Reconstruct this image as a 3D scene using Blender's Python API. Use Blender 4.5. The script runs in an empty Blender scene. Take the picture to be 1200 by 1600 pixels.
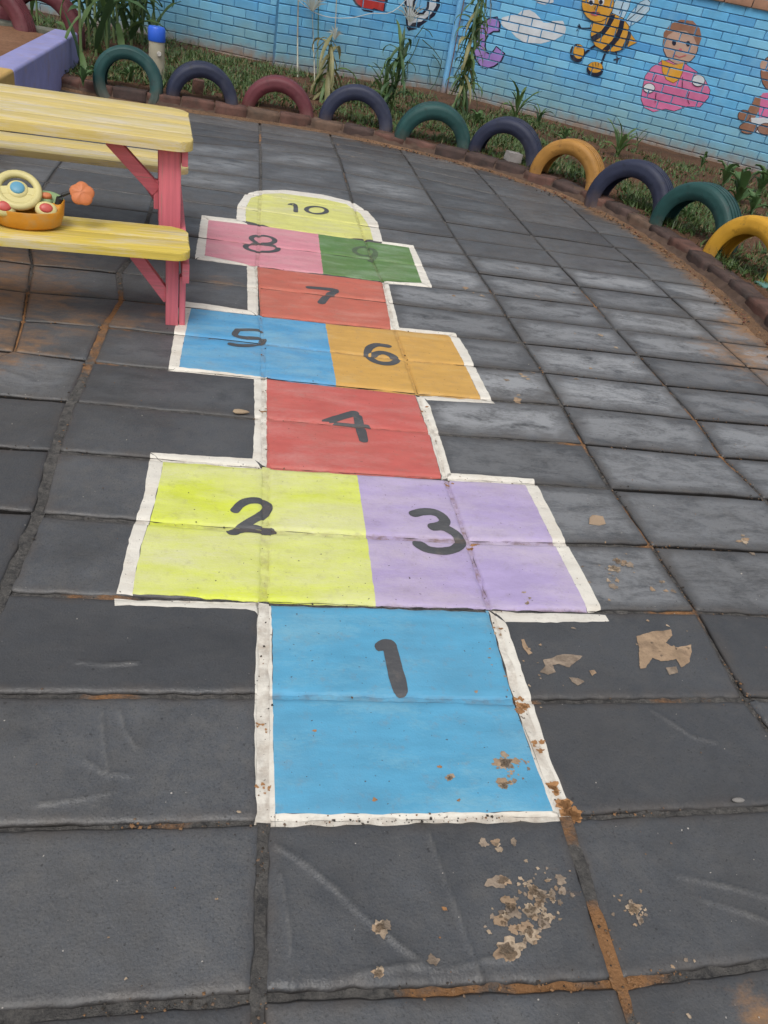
import bpy, bmesh, math, random
import numpy as np
from mathutils import Vector, Matrix, noise, geometry

random.seed(7)
scene = bpy.context.scene
COL = scene.collection
PI = math.pi

# ------------------------------------------------------------------ camera
CAM_R = np.array([[0.97716893, -0.12897057, 0.16884155],
                  [0.05853197, -0.60052046, -0.79746422],
                  [0.20424222, 0.78913989, -0.57926104]])   # rows: right, down, forward
CAM_C = np.array([-0.08823743, -0.43021389, 1.11046998])
CAM_F = 1202.13
cam_data = bpy.data.cameras.new('camera')
cam_data.sensor_fit = 'VERTICAL'
cam_data.sensor_height = 32.0
cam_data.lens = 32.0 * CAM_F / 1600.0
cam_data.clip_start = 0.05
cam_data.clip_end = 2000.0
cam = bpy.data.objects.new('camera', cam_data)
COL.objects.link(cam)
M = Matrix([[CAM_R[0][k], -CAM_R[1][k], -CAM_R[2][k], CAM_C[k]] for k in range(3)] + [[0, 0, 0, 1]])
cam.matrix_world = M
scene.camera = cam

# ------------------------------------------------------------------ overcast sky, soft sun, exposure
SUN_EL, SUN_ROT = math.radians(58), math.radians(200)
world = bpy.data.worlds.new('World')
scene.world = world
world.use_nodes = True
wn = world.node_tree
wn.nodes.clear()
w_sky = wn.nodes.new('ShaderNodeTexSky')
w_sky.sky_type = 'NISHITA'
w_sky.sun_disc = False
w_sky.sun_elevation = SUN_EL
w_sky.sun_rotation = SUN_ROT
w_sky.air_density = 1.0
w_sky.dust_density = 4.0
w_hs = wn.nodes.new('ShaderNodeHueSaturation')
w_hs.inputs['Saturation'].default_value = 0.22
w_bg = wn.nodes.new('ShaderNodeBackground')
w_bg.inputs['Strength'].default_value = 0.142
w_out = wn.nodes.new('ShaderNodeOutputWorld')
wn.links.new(w_sky.outputs[0], w_hs.inputs['Color'])
wn.links.new(w_hs.outputs[0], w_bg.inputs['Color'])
wn.links.new(w_bg.outputs[0], w_out.inputs['Surface'])

sun_data = bpy.data.lights.new('sun', 'SUN')
sun_data.energy = 1.3
sun_data.angle = math.radians(24)
sun_data.color = (1.0, 0.95, 0.88)
sun = bpy.data.objects.new('sun', sun_data)
COL.objects.link(sun)
sd = Vector((math.sin(SUN_ROT) * math.cos(SUN_EL), math.cos(SUN_ROT) * math.cos(SUN_EL), math.sin(SUN_EL)))
sun.rotation_euler = sd.to_track_quat('Z', 'Y').to_euler()

scene.view_settings.view_transform = 'Standard'
scene.view_settings.look = 'None'
scene.view_settings.exposure = 0.0
scene.view_settings.gamma = 1.0
scene.view_settings.use_curve_mapping = False


# ------------------------------------------------------------------ survey helpers: photo pixel -> point on a known plane
def ray(u, v):
    return CAM_R.T @ np.array([(u - 600) / CAM_F, (v - 800) / CAM_F, 1.0])


def at(u, v, z=0.0):
    d = ray(u, v)
    return Vector(CAM_C + d * ((z - CAM_C[2]) / d[2]))


def aty(u, v, y):
    d = ray(u, v)
    return Vector(CAM_C + d * ((y - CAM_C[1]) / d[1]))


def atplane(u, v, n, k):
    n = np.array(n)
    d = ray(u, v)
    return Vector(CAM_C + d * ((k - n @ CAM_C) / (n @ d)))


def nz(x, y, z=0.0):
    return noise.noise(Vector((x, y, z)))


# ------------------------------------------------------------------ object helpers
def new_mesh(name, verts, faces, mats=(), smooth=False, face_mats=None):
    me = bpy.data.meshes.new(name)
    me.from_pydata([tuple(v) for v in verts], [], faces)
    for m in mats:
        me.materials.append(m)
    if face_mats is not None:
        me.polygons.foreach_set('material_index', face_mats)
    if smooth:
        me.polygons.foreach_set('use_smooth', [True] * len(me.polygons))
    me.update()
    return me


def link(name, data, parent=None, loc=None):
    o = bpy.data.objects.new(name, data)
    COL.objects.link(o)
    if parent is not None:
        o.parent = parent
    if loc is not None:
        o.location = loc
    return o


def bm_obj(name, bm, m, parent=None, smooth=True, bevel=0.0, loc=None):
    if bevel > 0:
        bmesh.ops.bevel(bm, geom=[e for e in bm.edges if e.is_manifold and e.calc_face_angle(0) > 0.6], offset=bevel,
                        segments=2, profile=0.6, affect='EDGES', clamp_overlap=True)
    bmesh.ops.recalc_face_normals(bm, faces=bm.faces)
    me = bpy.data.meshes.new(name)
    bm.to_mesh(me)
    bm.free()
    for q in (m if isinstance(m, (list, tuple)) else [m]):
        me.materials.append(q)
    if smooth:
        me.polygons.foreach_set('use_smooth', [True] * len(me.polygons))
        try:
            me.set_sharp_from_angle(angle=math.radians(40))
        except Exception:
            pass
    return link(name, me, parent, loc)


def tag(o, label=None, cat=None, group=None, kind=None):
    if label: o['label'] = label
    if cat: o['category'] = cat
    if group: o['group'] = group
    if kind: o['kind'] = kind
    return o


def thing(name, label, cat, loc=(0, 0, 0), rotz=0.0, group=None):
    o = link(name, None, None, loc)
    o.rotation_euler = (0, 0, rotz)
    return tag(o, label, cat, group)


def box(bm, c, s, rot=None):
    r = bmesh.ops.create_cube(bm, size=1.0)
    mat = Matrix.Translation(c) @ (rot if rot is not None else Matrix.Identity(4)) @ Matrix.Diagonal((s[0], s[1], s[2], 1))
    bmesh.ops.transform(bm, matrix=mat, verts=r['verts'])
    return r['verts']


def beam(bm, a, b, w, h, up=Vector((0, 0, 1))):
    a, b = Vector(a), Vector(b)
    d = (b - a)
    x = d.normalized()
    y = up.cross(x).normalized()
    z = x.cross(y)
    rot = Matrix((x, y, z)).transposed().to_4x4()
    return box(bm, (a + b) / 2, (d.length, w, h), rot)


def tube(bm, pts, radii, seg=8, caps=True):
    rings = []
    n = len(pts)
    for i, p in enumerate(pts):
        p = Vector(p)
        d = (Vector(pts[min(i + 1, n - 1)]) - Vector(pts[max(i - 1, 0)])).normalized()
        ref = Vector((0, 0, 1)) if abs(d.z) < 0.9 else Vector((1, 0, 0))
        a = d.cross(ref).normalized()
        b = d.cross(a)
        r = radii[i] if isinstance(radii, (list, tuple)) else radii
        rings.append([bm.verts.new(p + (a * math.cos(2 * PI * k / seg) + b * math.sin(2 * PI * k / seg)) * r) for k in range(seg)])
    for i in range(n - 1):
        for k in range(seg):
            bm.faces.new((rings[i][k], rings[i][(k + 1) % seg], rings[i + 1][(k + 1) % seg], rings[i + 1][k]))
    if caps:
        bm.faces.new(rings[0][::-1])
        bm.faces.new(rings[-1])


def spline(P, n):
    P = [Vector(p) for p in P]
    Q = [P[0] * 2 - P[1]] + P + [P[-1] * 2 - P[-2]]
    fine = []
    for i in range(1, len(Q) - 2):
        for k in range(20):
            t = k / 20
            a, b, c, d = Q[i - 1:i + 3]
            fine.append(0.5 * ((2 * b) + (c - a) * t + (2 * a - 5 * b + 4 * c - d) * t * t + (3 * b - a - 3 * c + d) * t ** 3))
    fine.append(P[-1])
    L = [0.0]
    for i in range(1, len(fine)):
        L.append(L[-1] + (fine[i] - fine[i - 1]).length)
    out = []
    j = 0
    for k in range(n + 1):
        s = L[-1] * k / n
        while j < len(L) - 2 and L[j + 1] < s:
            j += 1
        f = (s - L[j]) / max(1e-9, L[j + 1] - L[j])
        out.append(fine[j].lerp(fine[j + 1], f))
    return out, L[-1]


# ------------------------------------------------------------------ materials
class NB:
    def __init__(self, name):
        self.m = bpy.data.materials.new(name)
        self.m.use_nodes = True
        self.t = self.m.node_tree
        self.t.nodes.clear()
        self.out = self.t.nodes.new('ShaderNodeOutputMaterial')
        self.b = self.t.nodes.new('ShaderNodeBsdfPrincipled')
        self.t.links.new(self.b.outputs[0], self.out.inputs['Surface'])

    def n(self, typ, **kw):
        x = self.t.nodes.new(typ)
        for k, v in kw.items():
            setattr(x, k, v)
        return x

    def put(self, sock, v):
        if hasattr(v, 'is_linked') or isinstance(v, bpy.types.NodeSocket):
            self.t.links.new(v, sock)
        else:
            if sock.type == 'RGBA' and not isinstance(v, (int, float)):
                v = (v[0], v[1], v[2], 1.0)
            sock.default_value = v

    def coords(self, kind='Object', scale=(1, 1, 1), loc=(0, 0, 0)):
        if kind == 'World':
            c = self.n('ShaderNodeNewGeometry').outputs['Position']
        else:
            c = self.n('ShaderNodeTexCoord').outputs[kind]
        mp = self.n('ShaderNodeMapping')
        self.put(mp.inputs['Vector'], c)
        mp.inputs['Scale'].default_value = scale
        mp.inputs['Location'].default_value = loc
        return mp.outputs[0]

    def noise(self, vec, scale, detail=4, rough=0.55, dist=0.0):
        x = self.n('ShaderNodeTexNoise')
        self.put(x.inputs['Vector'], vec)
        x.inputs['Scale'].default_value = scale
        x.inputs['Detail'].default_value = detail
        x.inputs['Roughness'].default_value = rough
        x.inputs['Distortion'].default_value = dist
        return x.outputs[0]

    def ramp(self, f, a, b, lo=0.0, hi=1.0):
        x = self.n('ShaderNodeMapRange')
        x.clamp = True
        self.put(x.inputs[0], f)
        x.inputs[1].default_value = a
        x.inputs[2].default_value = b
        x.inputs[3].default_value = lo
        x.inputs[4].default_value = hi
        return x.outputs[0]

    def math(self, op, a, b=0.0):
        x = self.n('ShaderNodeMath', operation=op)
        self.put(x.inputs[0], a)
        self.put(x.inputs[1], b)
        return x.outputs[0]

    def mix(self, f, a, b, blend='MIX'):
        x = self.n('ShaderNodeMix', data_type='RGBA', blend_type=blend)
        self.put(x.inputs[0], f)
        self.put(x.inputs[6], a)
        self.put(x.inputs[7], b)
        return x.outputs[2]

    def attr(self, name, typ='GEOMETRY', out='Fac'):
        x = self.n('ShaderNodeAttribute', attribute_type=typ)
        x.attribute_name = name
        return x.outputs[out]

    def bump(self, h, strength, dist=0.01, prev=None):
        x = self.n('ShaderNodeBump')
        x.inputs['Strength'].default_value = strength
        x.inputs['Distance'].default_value = dist
        self.put(x.inputs['Height'], h)
        if prev is not None:
            self.put(x.inputs['Normal'], prev)
        return x.outputs[0]

    def done(self, color, rough=0.6, normal=None, spec=0.4):
        self.put(self.b.inputs['Base Color'], color)
        self.put(self.b.inputs['Roughness'], rough)
        if 'Specular IOR Level' in self.b.inputs:
            self.b.inputs['Specular IOR Level'].default_value = spec
        if normal is not None:
            self.put(self.b.inputs['Normal'], normal)
        return self.m


def lin(r, g, b):
    f = lambda c: (c / 255 / 12.92) if c / 255 <= 0.04045 else ((c / 255 + 0.055) / 1.055) ** 2.4
    return (f(r), f(g), f(b))


def shade(c, k):
    return tuple(min(1.0, x * k) for x in c)


def simple(name, col, rough=0.55, var=0.25, scale=6.0, bump=0.15, bscale=90.0, dirt=None, dirt_amt=0.5, kind='Object', spec=0.4):
    b = NB(name)
    v = b.coords(kind)
    c = b.mix(b.ramp(b.noise(v, scale, 6), 0.3, 0.7), shade(col, 1 - var), shade(col, 1 + var))
    if dirt is not None:
        c = b.mix(b.ramp(b.noise(v, scale * 1.7, 8, 0.65), 0.62 - 0.3 * dirt_amt, 0.75, 0, 0.9), c, dirt)
    nn = b.bump(b.noise(v, bscale, 4), bump, 0.004)
    return b.done(c, rough, nn, spec)


TAN = (0.33, 0.235, 0.155)
SAND = (0.36, 0.195, 0.088)
SOIL = (0.115, 0.062, 0.038)


def slab_material():
    b = NB('charcoal painted concrete')
    v = b.coords('World')
    vs = b.coords('World', (1.0, 2.4, 1.0))
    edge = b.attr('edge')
    sand = b.attr('sand')
    wear = b.attr('wear', 'OBJECT')
    tone = b.attr('tone', 'OBJECT')
    base = b.mix(b.ramp(b.noise(v, 5.0, 6), 0.3, 0.7), (0.060, 0.066, 0.076), (0.094, 0.101, 0.113))
    base = b.mix(b.ramp(b.noise(v, 26, 8, 0.72), 0.42, 0.66, 0, 0.5), base, (0.128, 0.122, 0.114))
    base = b.mix(b.ramp(b.noise(v, 330, 3, 0.7), 0.48, 0.70, 0, 0.6), base, (0.125, 0.124, 0.122))
    base = b.mix(b.ramp(b.noise(b.coords('World', loc=(7, 3, 0)), 260, 3, 0.7), 0.54, 0.70, 0, 0.8), base, (0.028, 0.029, 0.032))
    base = b.mix(b.ramp(b.noise(b.coords('World', loc=(1, 9, 0)), 3.2, 7, 0.65, 0.5), 0.48, 0.68, 0, 0.6), base, (0.036, 0.038, 0.042))
    base = b.mix(b.math('MULTIPLY', b.attr('crest'), b.ramp(b.noise(v, 40, 5, 0.7), 0.40, 0.62, 0.05, 0.6)), base, (0.155, 0.152, 0.146))
    base = b.mix(b.math('MULTIPLY', b.ramp(b.noise(v, 1.7, 3), 0.45, 0.75), 0.4), base, (0.085, 0.076, 0.064))
    # scuffed, paler film along the slab
    wn_ = b.noise(vs, 7.0, 9, 0.68, 0.6)
    wfine = b.noise(vs, 60.0, 5, 0.7)
    wm = b.math('MULTIPLY', b.ramp(b.math('ADD', wn_, b.math('MULTIPLY', b.math('SUBTRACT', wfine, 0.5), 0.5)), 0.32, 0.57), wear)
    wm = b.math('MULTIPLY', wm, b.ramp(edge, 0.15, 0.9))
    base = b.mix(wm, base, (0.335, 0.345, 0.36))
    base = b.mix(tone, base, (0.034, 0.036, 0.041), 'MIX')
    # pits
    base = b.mix(b.ramp(b.noise(v, 95, 2), 0.70, 0.74, 0, 0.7), base, (0.022, 0.022, 0.024))
    # pale specks
    base = b.mix(b.ramp(b.noise(b.coords('World', loc=(3.1, 1.7, 0)), 130, 1), 0.795, 0.81, 0, 0.9), base, (0.45, 0.42, 0.38))
    # flaking: bare concrete shows
    chip = b.math('ADD', b.noise(v, 16, 7, 0.62), b.math('MULTIPLY', b.noise(v, 1.1, 2), 0.5))
    base = b.mix(b.ramp(chip, 0.985, 0.995), base, b.mix(b.noise(v, 60, 4), (0.22, 0.15, 0.10), TAN))
    # sandy dust
    sn = b.math('ADD', b.noise(vs, 10, 8, 0.7, 0.5), b.math('MULTIPLY', b.math('SUBTRACT', b.noise(v, 80, 5, 0.7), 0.5), 0.3))
    sf = b.math('MULTIPLY', b.ramp(b.math('ADD', sn, b.math('MULTIPLY', sand, 0.55)), 0.72, 1.02), b.math('MINIMUM', b.math('MULTIPLY', sand, 1.6), 1.0))
    base = b.mix(sf, base, b.mix(b.noise(v, 30, 5), (0.17, 0.105, 0.06), SAND))
    # brown grime at the arris
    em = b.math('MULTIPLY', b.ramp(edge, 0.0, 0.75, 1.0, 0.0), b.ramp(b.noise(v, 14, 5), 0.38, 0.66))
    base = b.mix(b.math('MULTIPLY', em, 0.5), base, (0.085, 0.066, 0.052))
    base = b.mix(b.ramp(edge, 0.0, 0.13, 0.9, 0.0), base, (0.020, 0.018, 0.017))  # near-black rim and sides: gap shade painted in, with dark joint grime
    bh = b.math('ADD', b.noise(v, 38, 6, 0.6), b.math('MULTIPLY', b.noise(v, 240, 3), 0.5))
    nn = b.bump(bh, 0.5, 0.004)
    rough = b.ramp(b.noise(v, 9, 5), 0.3, 0.7, 0.36, 0.58)
    return b.done(base, rough, nn, 0.5)


def joint_material():
    b = NB('joint dirt and sand')
    v = b.coords('World')
    o = b.attr('orange')
    f = b.ramp(b.math('ADD', b.noise(v, 14, 8, 0.72), b.math('MULTIPLY', b.math('SUBTRACT', o, 0.5), 0.62)), 0.50, 0.70)
    c = b.mix(b.ramp(b.noise(v, 45, 8, 0.75, 0.6), 0.35, 0.65), (0.045, 0.045, 0.047), (0.150, 0.142, 0.132))
    c = b.mix(f, c, b.mix(b.noise(v, 70, 5), (0.20, 0.10, 0.045), (0.40, 0.215, 0.10)))
    nn = b.bump(b.noise(v, 110, 6, 0.75), 1.0, 0.008)
    return b.done(c, 0.9, nn, 0.2)


def ground_paint(name, col, patch=None, patch_amt=0.3, worn=0.0, speck=0.5, dirty=0.35, cut=1.05, lowk=0.26, pscale=4.0):
    """thin paint film on concrete, brushed, chipped and dirty"""
    b = NB(name)
    v = b.coords('World')
    vs = b.coords('World', (1.0, 3.0, 1.0))
    c = b.mix(b.ramp(b.noise(vs, 9, 6), 0.3, 0.7), shade(col, 0.88), shade(col, 1.08))
    if patch is not None:
        pf = b.math('ADD', b.noise(vs, pscale, 5, 0.6, 0.4), b.math('MULTIPLY', b.math('SUBTRACT', b.noise(vs, 70, 4, 0.7), 0.5), 0.35))
        c = b.mix(b.ramp(pf, 0.62 - 0.25 * patch_amt, 0.74, 0, 0.8), c, patch)
    if worn > 0:
        wf = b.math('ADD', b.noise(vs, 13, 8, 0.7, 0.3), b.math('MULTIPLY', b.math('SUBTRACT', b.noise(v, 120, 4, 0.7), 0.5), 0.4))
        c = b.mix(b.ramp(wf, 0.72 - 0.2 * worn, 0.82 - 0.2 * worn, 0, 0.55), c, (0.20, 0.165, 0.14))
    # chips and grit
    chip = b.math('ADD', b.noise(v, 22, 6, 0.62), b.math('MULTIPLY', b.noise(v, 1.6, 2), 0.45))
    c = b.mix(b.ramp(chip, cut - 0.06, cut - 0.05), c, b.mix(b.noise(v, 70, 3), (0.20, 0.13, 0.09), TAN))
    c = b.mix(b.ramp(b.noise(v, 120, 2, 0.5), 0.745 - 0.05 * speck, 0.765 - 0.05 * speck, 0, 0.85), c, (0.05, 0.04, 0.035))
    c = b.mix(b.ramp(b.noise(v, 4, 8, 0.7), 0.45, 0.75, 0, dirty * 1.3), c, (0.30, 0.22, 0.15))
    c = b.mix(b.ramp(b.noise(b.coords('World', loc=(5, 2, 0)), 30, 8, 0.75), 0.54, 0.70, 0, 0.30), c, (0.24, 0.20, 0.17))
    c = b.mix(b.ramp(b.noise(b.coords('World', (1, 6, 1), loc=(2, 8, 0)), 38, 6, 0.75), 0.60, 0.70, 0, 0.35), c, shade(col, 0.62))
    low = b.attr('low')
    c = b.mix(b.math('MULTIPLY', b.ramp(low, 0.0, 1.0), b.ramp(b.noise(v, 28, 6, 0.7), 0.42, 0.66, 0.12 * lowk, 1.6 * lowk)), c,
              b.mix(b.noise(v, 50, 4), (0.05, 0.04, 0.035), (0.30, 0.17, 0.085)))
    bh = b.math('ADD', b.noise(v, 40, 6, 0.6), b.math('MULTIPLY', b.noise(v, 260, 3), 0.45))
    nn = b.bump(bh, 0.3, 0.004)
    return b.done(c, b.ramp(b.noise(v, 12, 4), 0.3, 0.7, 0.5, 0.7), nn, 0.4)


def wall_paint(name, col, vary=True):
    """masonry paint: per-brick tone, streaks, earth splash at the foot"""
    b = NB(name)
    v = b.coords('World')
    vs = b.coords('World', (1, 1, 0.35))
    z = b.n('ShaderNodeSeparateXYZ')
    b.put(z.inputs[0], b.n('ShaderNodeNewGeometry').outputs['Position'])
    z = z.outputs['Z']
    c = b.mix(b.ramp(b.noise(v, 7, 6, 0.6), 0.3, 0.7), shade(col, 0.82), shade(col, 1.12))
    if vary:
        t = b.attr('tone', 'OBJECT')
        c = b.mix(b.ramp(t, 0.5, 1.0, 0, 0.75), c, (0.22, 0.54, 0.76))
        c = b.mix(b.ramp(t, 0.5, 0.0, 0, 0.75), c, (0.075, 0.285, 0.60))
        c = b.mix(b.ramp(b.noise(vs, 5, 5, 0.6), 0.48, 0.74, 0, 0.4), c, (0.27, 0.50, 0.62))
        lowz = b.ramp(b.math('ADD', z, b.math('MULTIPLY', b.math('SUBTRACT', b.noise(v, 3, 4), 0.5), 0.5)), 0.55, 0.12, 0, 0.85)
        c = b.mix(lowz, c, b.mix(b.noise(v, 9, 5), (0.135, 0.27, 0.32), (0.25, 0.42, 0.44)))
    if not vary:
        c = b.mix(b.ramp(b.noise(vs, 11, 7, 0.68), 0.50, 0.72, 0, 0.45), c, tuple(0.6 * q + 0.16 for q in col))
    splash = b.ramp(b.math('ADD', z, b.math('MULTIPLY', b.math('SUBTRACT', b.noise(v, 8, 6, 0.65), 0.5), 0.28)), 0.16, 0.02, 0, 0.9)
    c = b.mix(splash, c, b.mix(b.noise(v, 20, 4), (0.17, 0.095, 0.065), (0.33, 0.25, 0.19)))
    c = b.mix(b.ramp(b.noise(v, 45, 5, 0.7), 0.70, 0.76, 0, 0.5), c, (0.30, 0.36, 0.38))
    nn = b.bump(b.noise(v, 70, 5, 0.65), 0.35, 0.004)
    return b.done(c, 0.62, nn, 0.3)


def rubber(name, col):
    b = NB(name)
    v = b.coords('Object')
    c = b.mix(b.ramp(b.noise(v, 7, 6), 0.3, 0.7), shade(col, 0.75), shade(col, 1.2))
    c = b.mix(b.ramp(b.noise(v, 16, 8, 0.72), 0.55, 0.68, 0, 0.7), c, shade(col, 0.4))
    c = b.mix(b.ramp(b.noise(v, 9, 8, 0.7), 0.60, 0.66, 0, 0.6), c, (0.03, 0.03, 0.032))
    g = b.n('ShaderNodeNewGeometry')
    sx = b.n('ShaderNodeSeparateXYZ')
    b.put(sx.inputs[0], g.outputs['Position'])
    dust = b.ramp(b.math('ADD', sx.outputs['Z'], b.math('MULTIPLY', b.noise(v, 15, 5), 0.16)), 0.20, 0.09, 0, 0.5)
    c = b.mix(dust, c, (0.15, 0.095, 0.06))
    c = b.mix(b.ramp(b.noise(v, 3.3, 4), 0.5, 0.75, 0, 0.22), c, (0.32, 0.30, 0.28))
    nn = b.bump(b.noise(v, 120, 4), 0.2, 0.003)
    return b.done(c, 0.55, nn, 0.4)


def painted_wood(name, col, worn=(0.55, 0.52, 0.46), amt=0.5, upright=False):
    b = NB(name)
    v = b.coords('Object', (26, 26, 1.2) if upright else (1.2, 26, 26))
    v2 = b.coords('Object', (10, 10, 3) if upright else (3, 10, 10))
    v3 = b.coords('Object')
    c = b.mix(b.ramp(b.noise(v, 3.0, 6, 0.6), 0.3, 0.7), shade(col, 0.82), shade(col, 1.12))
    w = b.math('ADD', b.noise(v2, 1.4, 7, 0.7, 0.3), b.math('MULTIPLY', b.math('SUBTRACT', b.noise(v, 6.0, 5, 0.7), 0.5), 0.7))
    c = b.mix(b.ramp(w, 0.66 - 0.24 * amt, 0.80 - 0.2 * amt, 0, 0.75), c, worn)
    c = b.mix(b.ramp(b.noise(v, 4.5, 5, 0.6), 0.60, 0.70, 0, 0.6), c, (0.27, 0.23, 0.17))
    nn = b.bump(b.noise(v, 8.0, 5, 0.6), 0.3, 0.003)
    return b.done(c, 0.58, nn, 0.35)


def leaf_material(name, a, b_, tr=0.25):
    b = NB(name)
    v = b.coords('Object')
    r = b.n('ShaderNodeObjectInfo').outputs['Random']
    c = b.mix(b.ramp(b.noise(v, 6, 5), 0.3, 0.7), a, b_)
    c = b.mix(b.ramp(r, 0, 1, 0, 0.5), c, shade(a, 0.6))
    c = b.mix(b.ramp(b.noise(v, 16, 5, 0.7), 0.66, 0.78, 0, 0.6), c, (0.28, 0.22, 0.10))
    b.put(b.b.inputs['Base Color'], c)
    b.b.inputs['Roughness'].default_value = 0.5
    t = b.n('ShaderNodeBsdfTranslucent')
    b.put(t.inputs['Color'], c)
    mx = b.n('ShaderNodeMixShader')
    mx.inputs[0].default_value = tr
    b.t.links.new(b.b.outputs[0], mx.inputs[1])
    b.t.links.new(t.outputs[0], mx.inputs[2])
    b.t.links.new(mx.outputs[0], b.out.inputs['Surface'])
    return b.m


def soil_material(name, c1, c2, c3):
    b = NB(name)
    v = b.coords('World')
    c = b.mix(b.ramp(b.noise(v, 2.6, 7, 0.65), 0.35, 0.65), c1, c2)
    c = b.mix(b.ramp(b.noise(v, 40, 6, 0.7), 0.5, 0.7, 0, 0.8), c, c3)
    nn = b.bump(b.math('ADD', b.noise(v, 25, 6, 0.7), b.noise(v, 120, 3)), 0.9, 0.015)
    return b.done(c, 0.95, nn, 0.15)


M_slab = slab_material()
M_joint = joint_material()
M_soil = soil_material('red brown soil', (0.085, 0.05, 0.032), (0.165, 0.088, 0.052), (0.06, 0.04, 0.028))
M_sandpit = soil_material('red pit sand', (0.20, 0.105, 0.06), (0.30, 0.165, 0.10), (0.13, 0.07, 0.045))
M_drift = soil_material('washed orange sand', (0.15, 0.095, 0.062), (0.25, 0.15, 0.088), (0.12, 0.085, 0.065))

# ------------------------------------------------------------------ ground sheet
g = new_mesh('ground', [(-400, -400, -0.06), (400, -400, -0.06), (400, 400, -0.06), (-400, 400, -0.06)], [(0, 1, 2, 3)], [M_soil])
tag(link('ground', g), 'bare red brown earth around the paved yard', kind='structure')

# ------------------------------------------------------------------ the paved yard: surveyed joint crossings
UNIT = 0.25
MEAS = {(0, 0): (404, 1557), (1, 0): (968, 1536), (0, 1): (412, 1284), (1, 1): (884, 1275), (0, 2): (411, 1085), (1, 2): (812, 1094), (2, 2): (1165, 1090),
        (-1, 1): (-190, 1298), (2, 1): (1290, 1256), (2, 0): (1400, 1478),
        (0, 3): (412, 940), (1, 3): (766, 953), (2, 3): (1089, 955), (-1, 3): (4, 924), (0, 4): (416, 829), (1, 4): (731, 845), (2, 4): (1018, 852), (-1, 4): (59, 801),
        (0, 5): (416, 731), (1, 5): (697, 747), (2, 5): (955, 762), (3, 5): (1195, 778), (-1, 5): (84, 703), (0, 6): (413, 654), (1, 6): (677, 676), (2, 6): (912, 693),
        (3, 6): (1128, 713), (-1, 6): (112, 626), (0, 7): (412, 590), (1, 7): (652, 615), (2, 7): (878, 632), (3, 7): (1087, 654), (-1, 7): (141, 564),
        (0, 8): (411, 537), (1, 8): (634, 562), (-1, 8): (163, 509), (0, 9): (406, 492), (1, 9): (617, 514), (0, 10): (404, 449), (1, 10): (606, 472), (0, 11): (402, 415),
        (1, 11): (598, 440), (0, 12): (405, 382), (1, 12): (581, 405), (0, 13): (405, 352), (1, 13): (571, 376), (0, 18): (407, 232), (1, 18): (530, 246), (-1, 10): (186, 425), (-2, 10): (50, 412), (-2, 9): (43, 455), (-2, 8): (36, 500), (-2, 7): (22, 548)}
RES = {}
for key, (u, v) in MEAS.items():
    p = at(u, v)
    RES[key] = (p.x - key[0] * 2 * UNIT, p.y - key[1] * UNIT)


def corner(i, j):
    if (i, j) in RES:
        r = RES[(i, j)]
        return Vector((i * 2 * UNIT + r[0], j * UNIT + r[1], 0))
    sw = sx = sy = 0.0
    for (a, b), r in RES.items():
        d = math.hypot((a - i) * 1.6, b - j)
        w = 1.0 / (d ** 3 + 0.01)
        sw += w
        sx += w * r[0]
        sy += w * r[1]
    near = min(math.hypot((a - i) * 1.6, b - j) for (a, b) in RES)
    k = math.exp(-near / 4.0)
    jx = 0.012 * nz(i * 1.7 + 9, j * 0.3) + 0.006 * nz(i * 5.1, j * 3.3)
    jy = 0.012 * nz(i * 0.9, j * 2.7 + 4)
    return Vector((i * 2 * UNIT + k * sx / sw + jx, j * UNIT + k * sy / sw + jy, 0))


def col_gap(i, y):
    base = {0: 0.013, 1: 0.013, -1: 0.019, 2: 0.007, 3: 0.007}.get(i, 0.006)
    if i == 1 and y > 0.7: base = 0.008
    if i == 0 and y > 1.6: base = 0.007
    if i == -1 and y > 2.0: base = 0.012
    return base


def row_gap(j):
    return {0: 0.011, 1: 0.008, 2: 0.008, 3: 0.009}.get(j, 0.0125)


# kerb line (foot of the brick edging, front side)
KERB = [(-1.62, 5.90, 0), (-1.30, 5.72, 0), (-0.889, 5.640, 0), (-0.464, 5.657, 0), (-0.112, 5.675, 0), (0.367, 5.690, 0), (0.736, 5.621, 0), (1.118, 5.494, 0),
        (1.45, 5.345, 0), (1.75, 5.13, 0), (2.045, 4.82, 0), (2.24, 4.44, 0), (2.335, 4.05, 0), (2.372, 3.62, 0), (2.372, 3.22, 0), (2.352, 2.88, 0),
        (2.31, 2.55, 0), (2.20, 2.0, 0), (1.98, 1.35, 0), (1.7, 0.8, 0)]
KC, KLEN = spline(KERB, 240)
KN = []
for i in range(len(KC)):
    d = (KC[min(i + 1, len(KC) - 1)] - KC[max(i - 1, 0)]).normalized()
    KN.append(Vector((-d.y, d.x, 0)))      # away from the yard


def kerb_dist(x, y):
    """signed distance to the kerb foot, positive outside the yard"""
    p = Vector((x, y, 0))
    best = min(range(0, len(KC), 4), key=lambda i: (KC[i] - p).length_squared)
    best = min(range(max(0, best - 4), min(len(KC), best + 5)), key=lambda i: (KC[i] - p).length_squared)
    return (p - KC[best]).dot(KN[best]), best / (len(KC) - 1)


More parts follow.
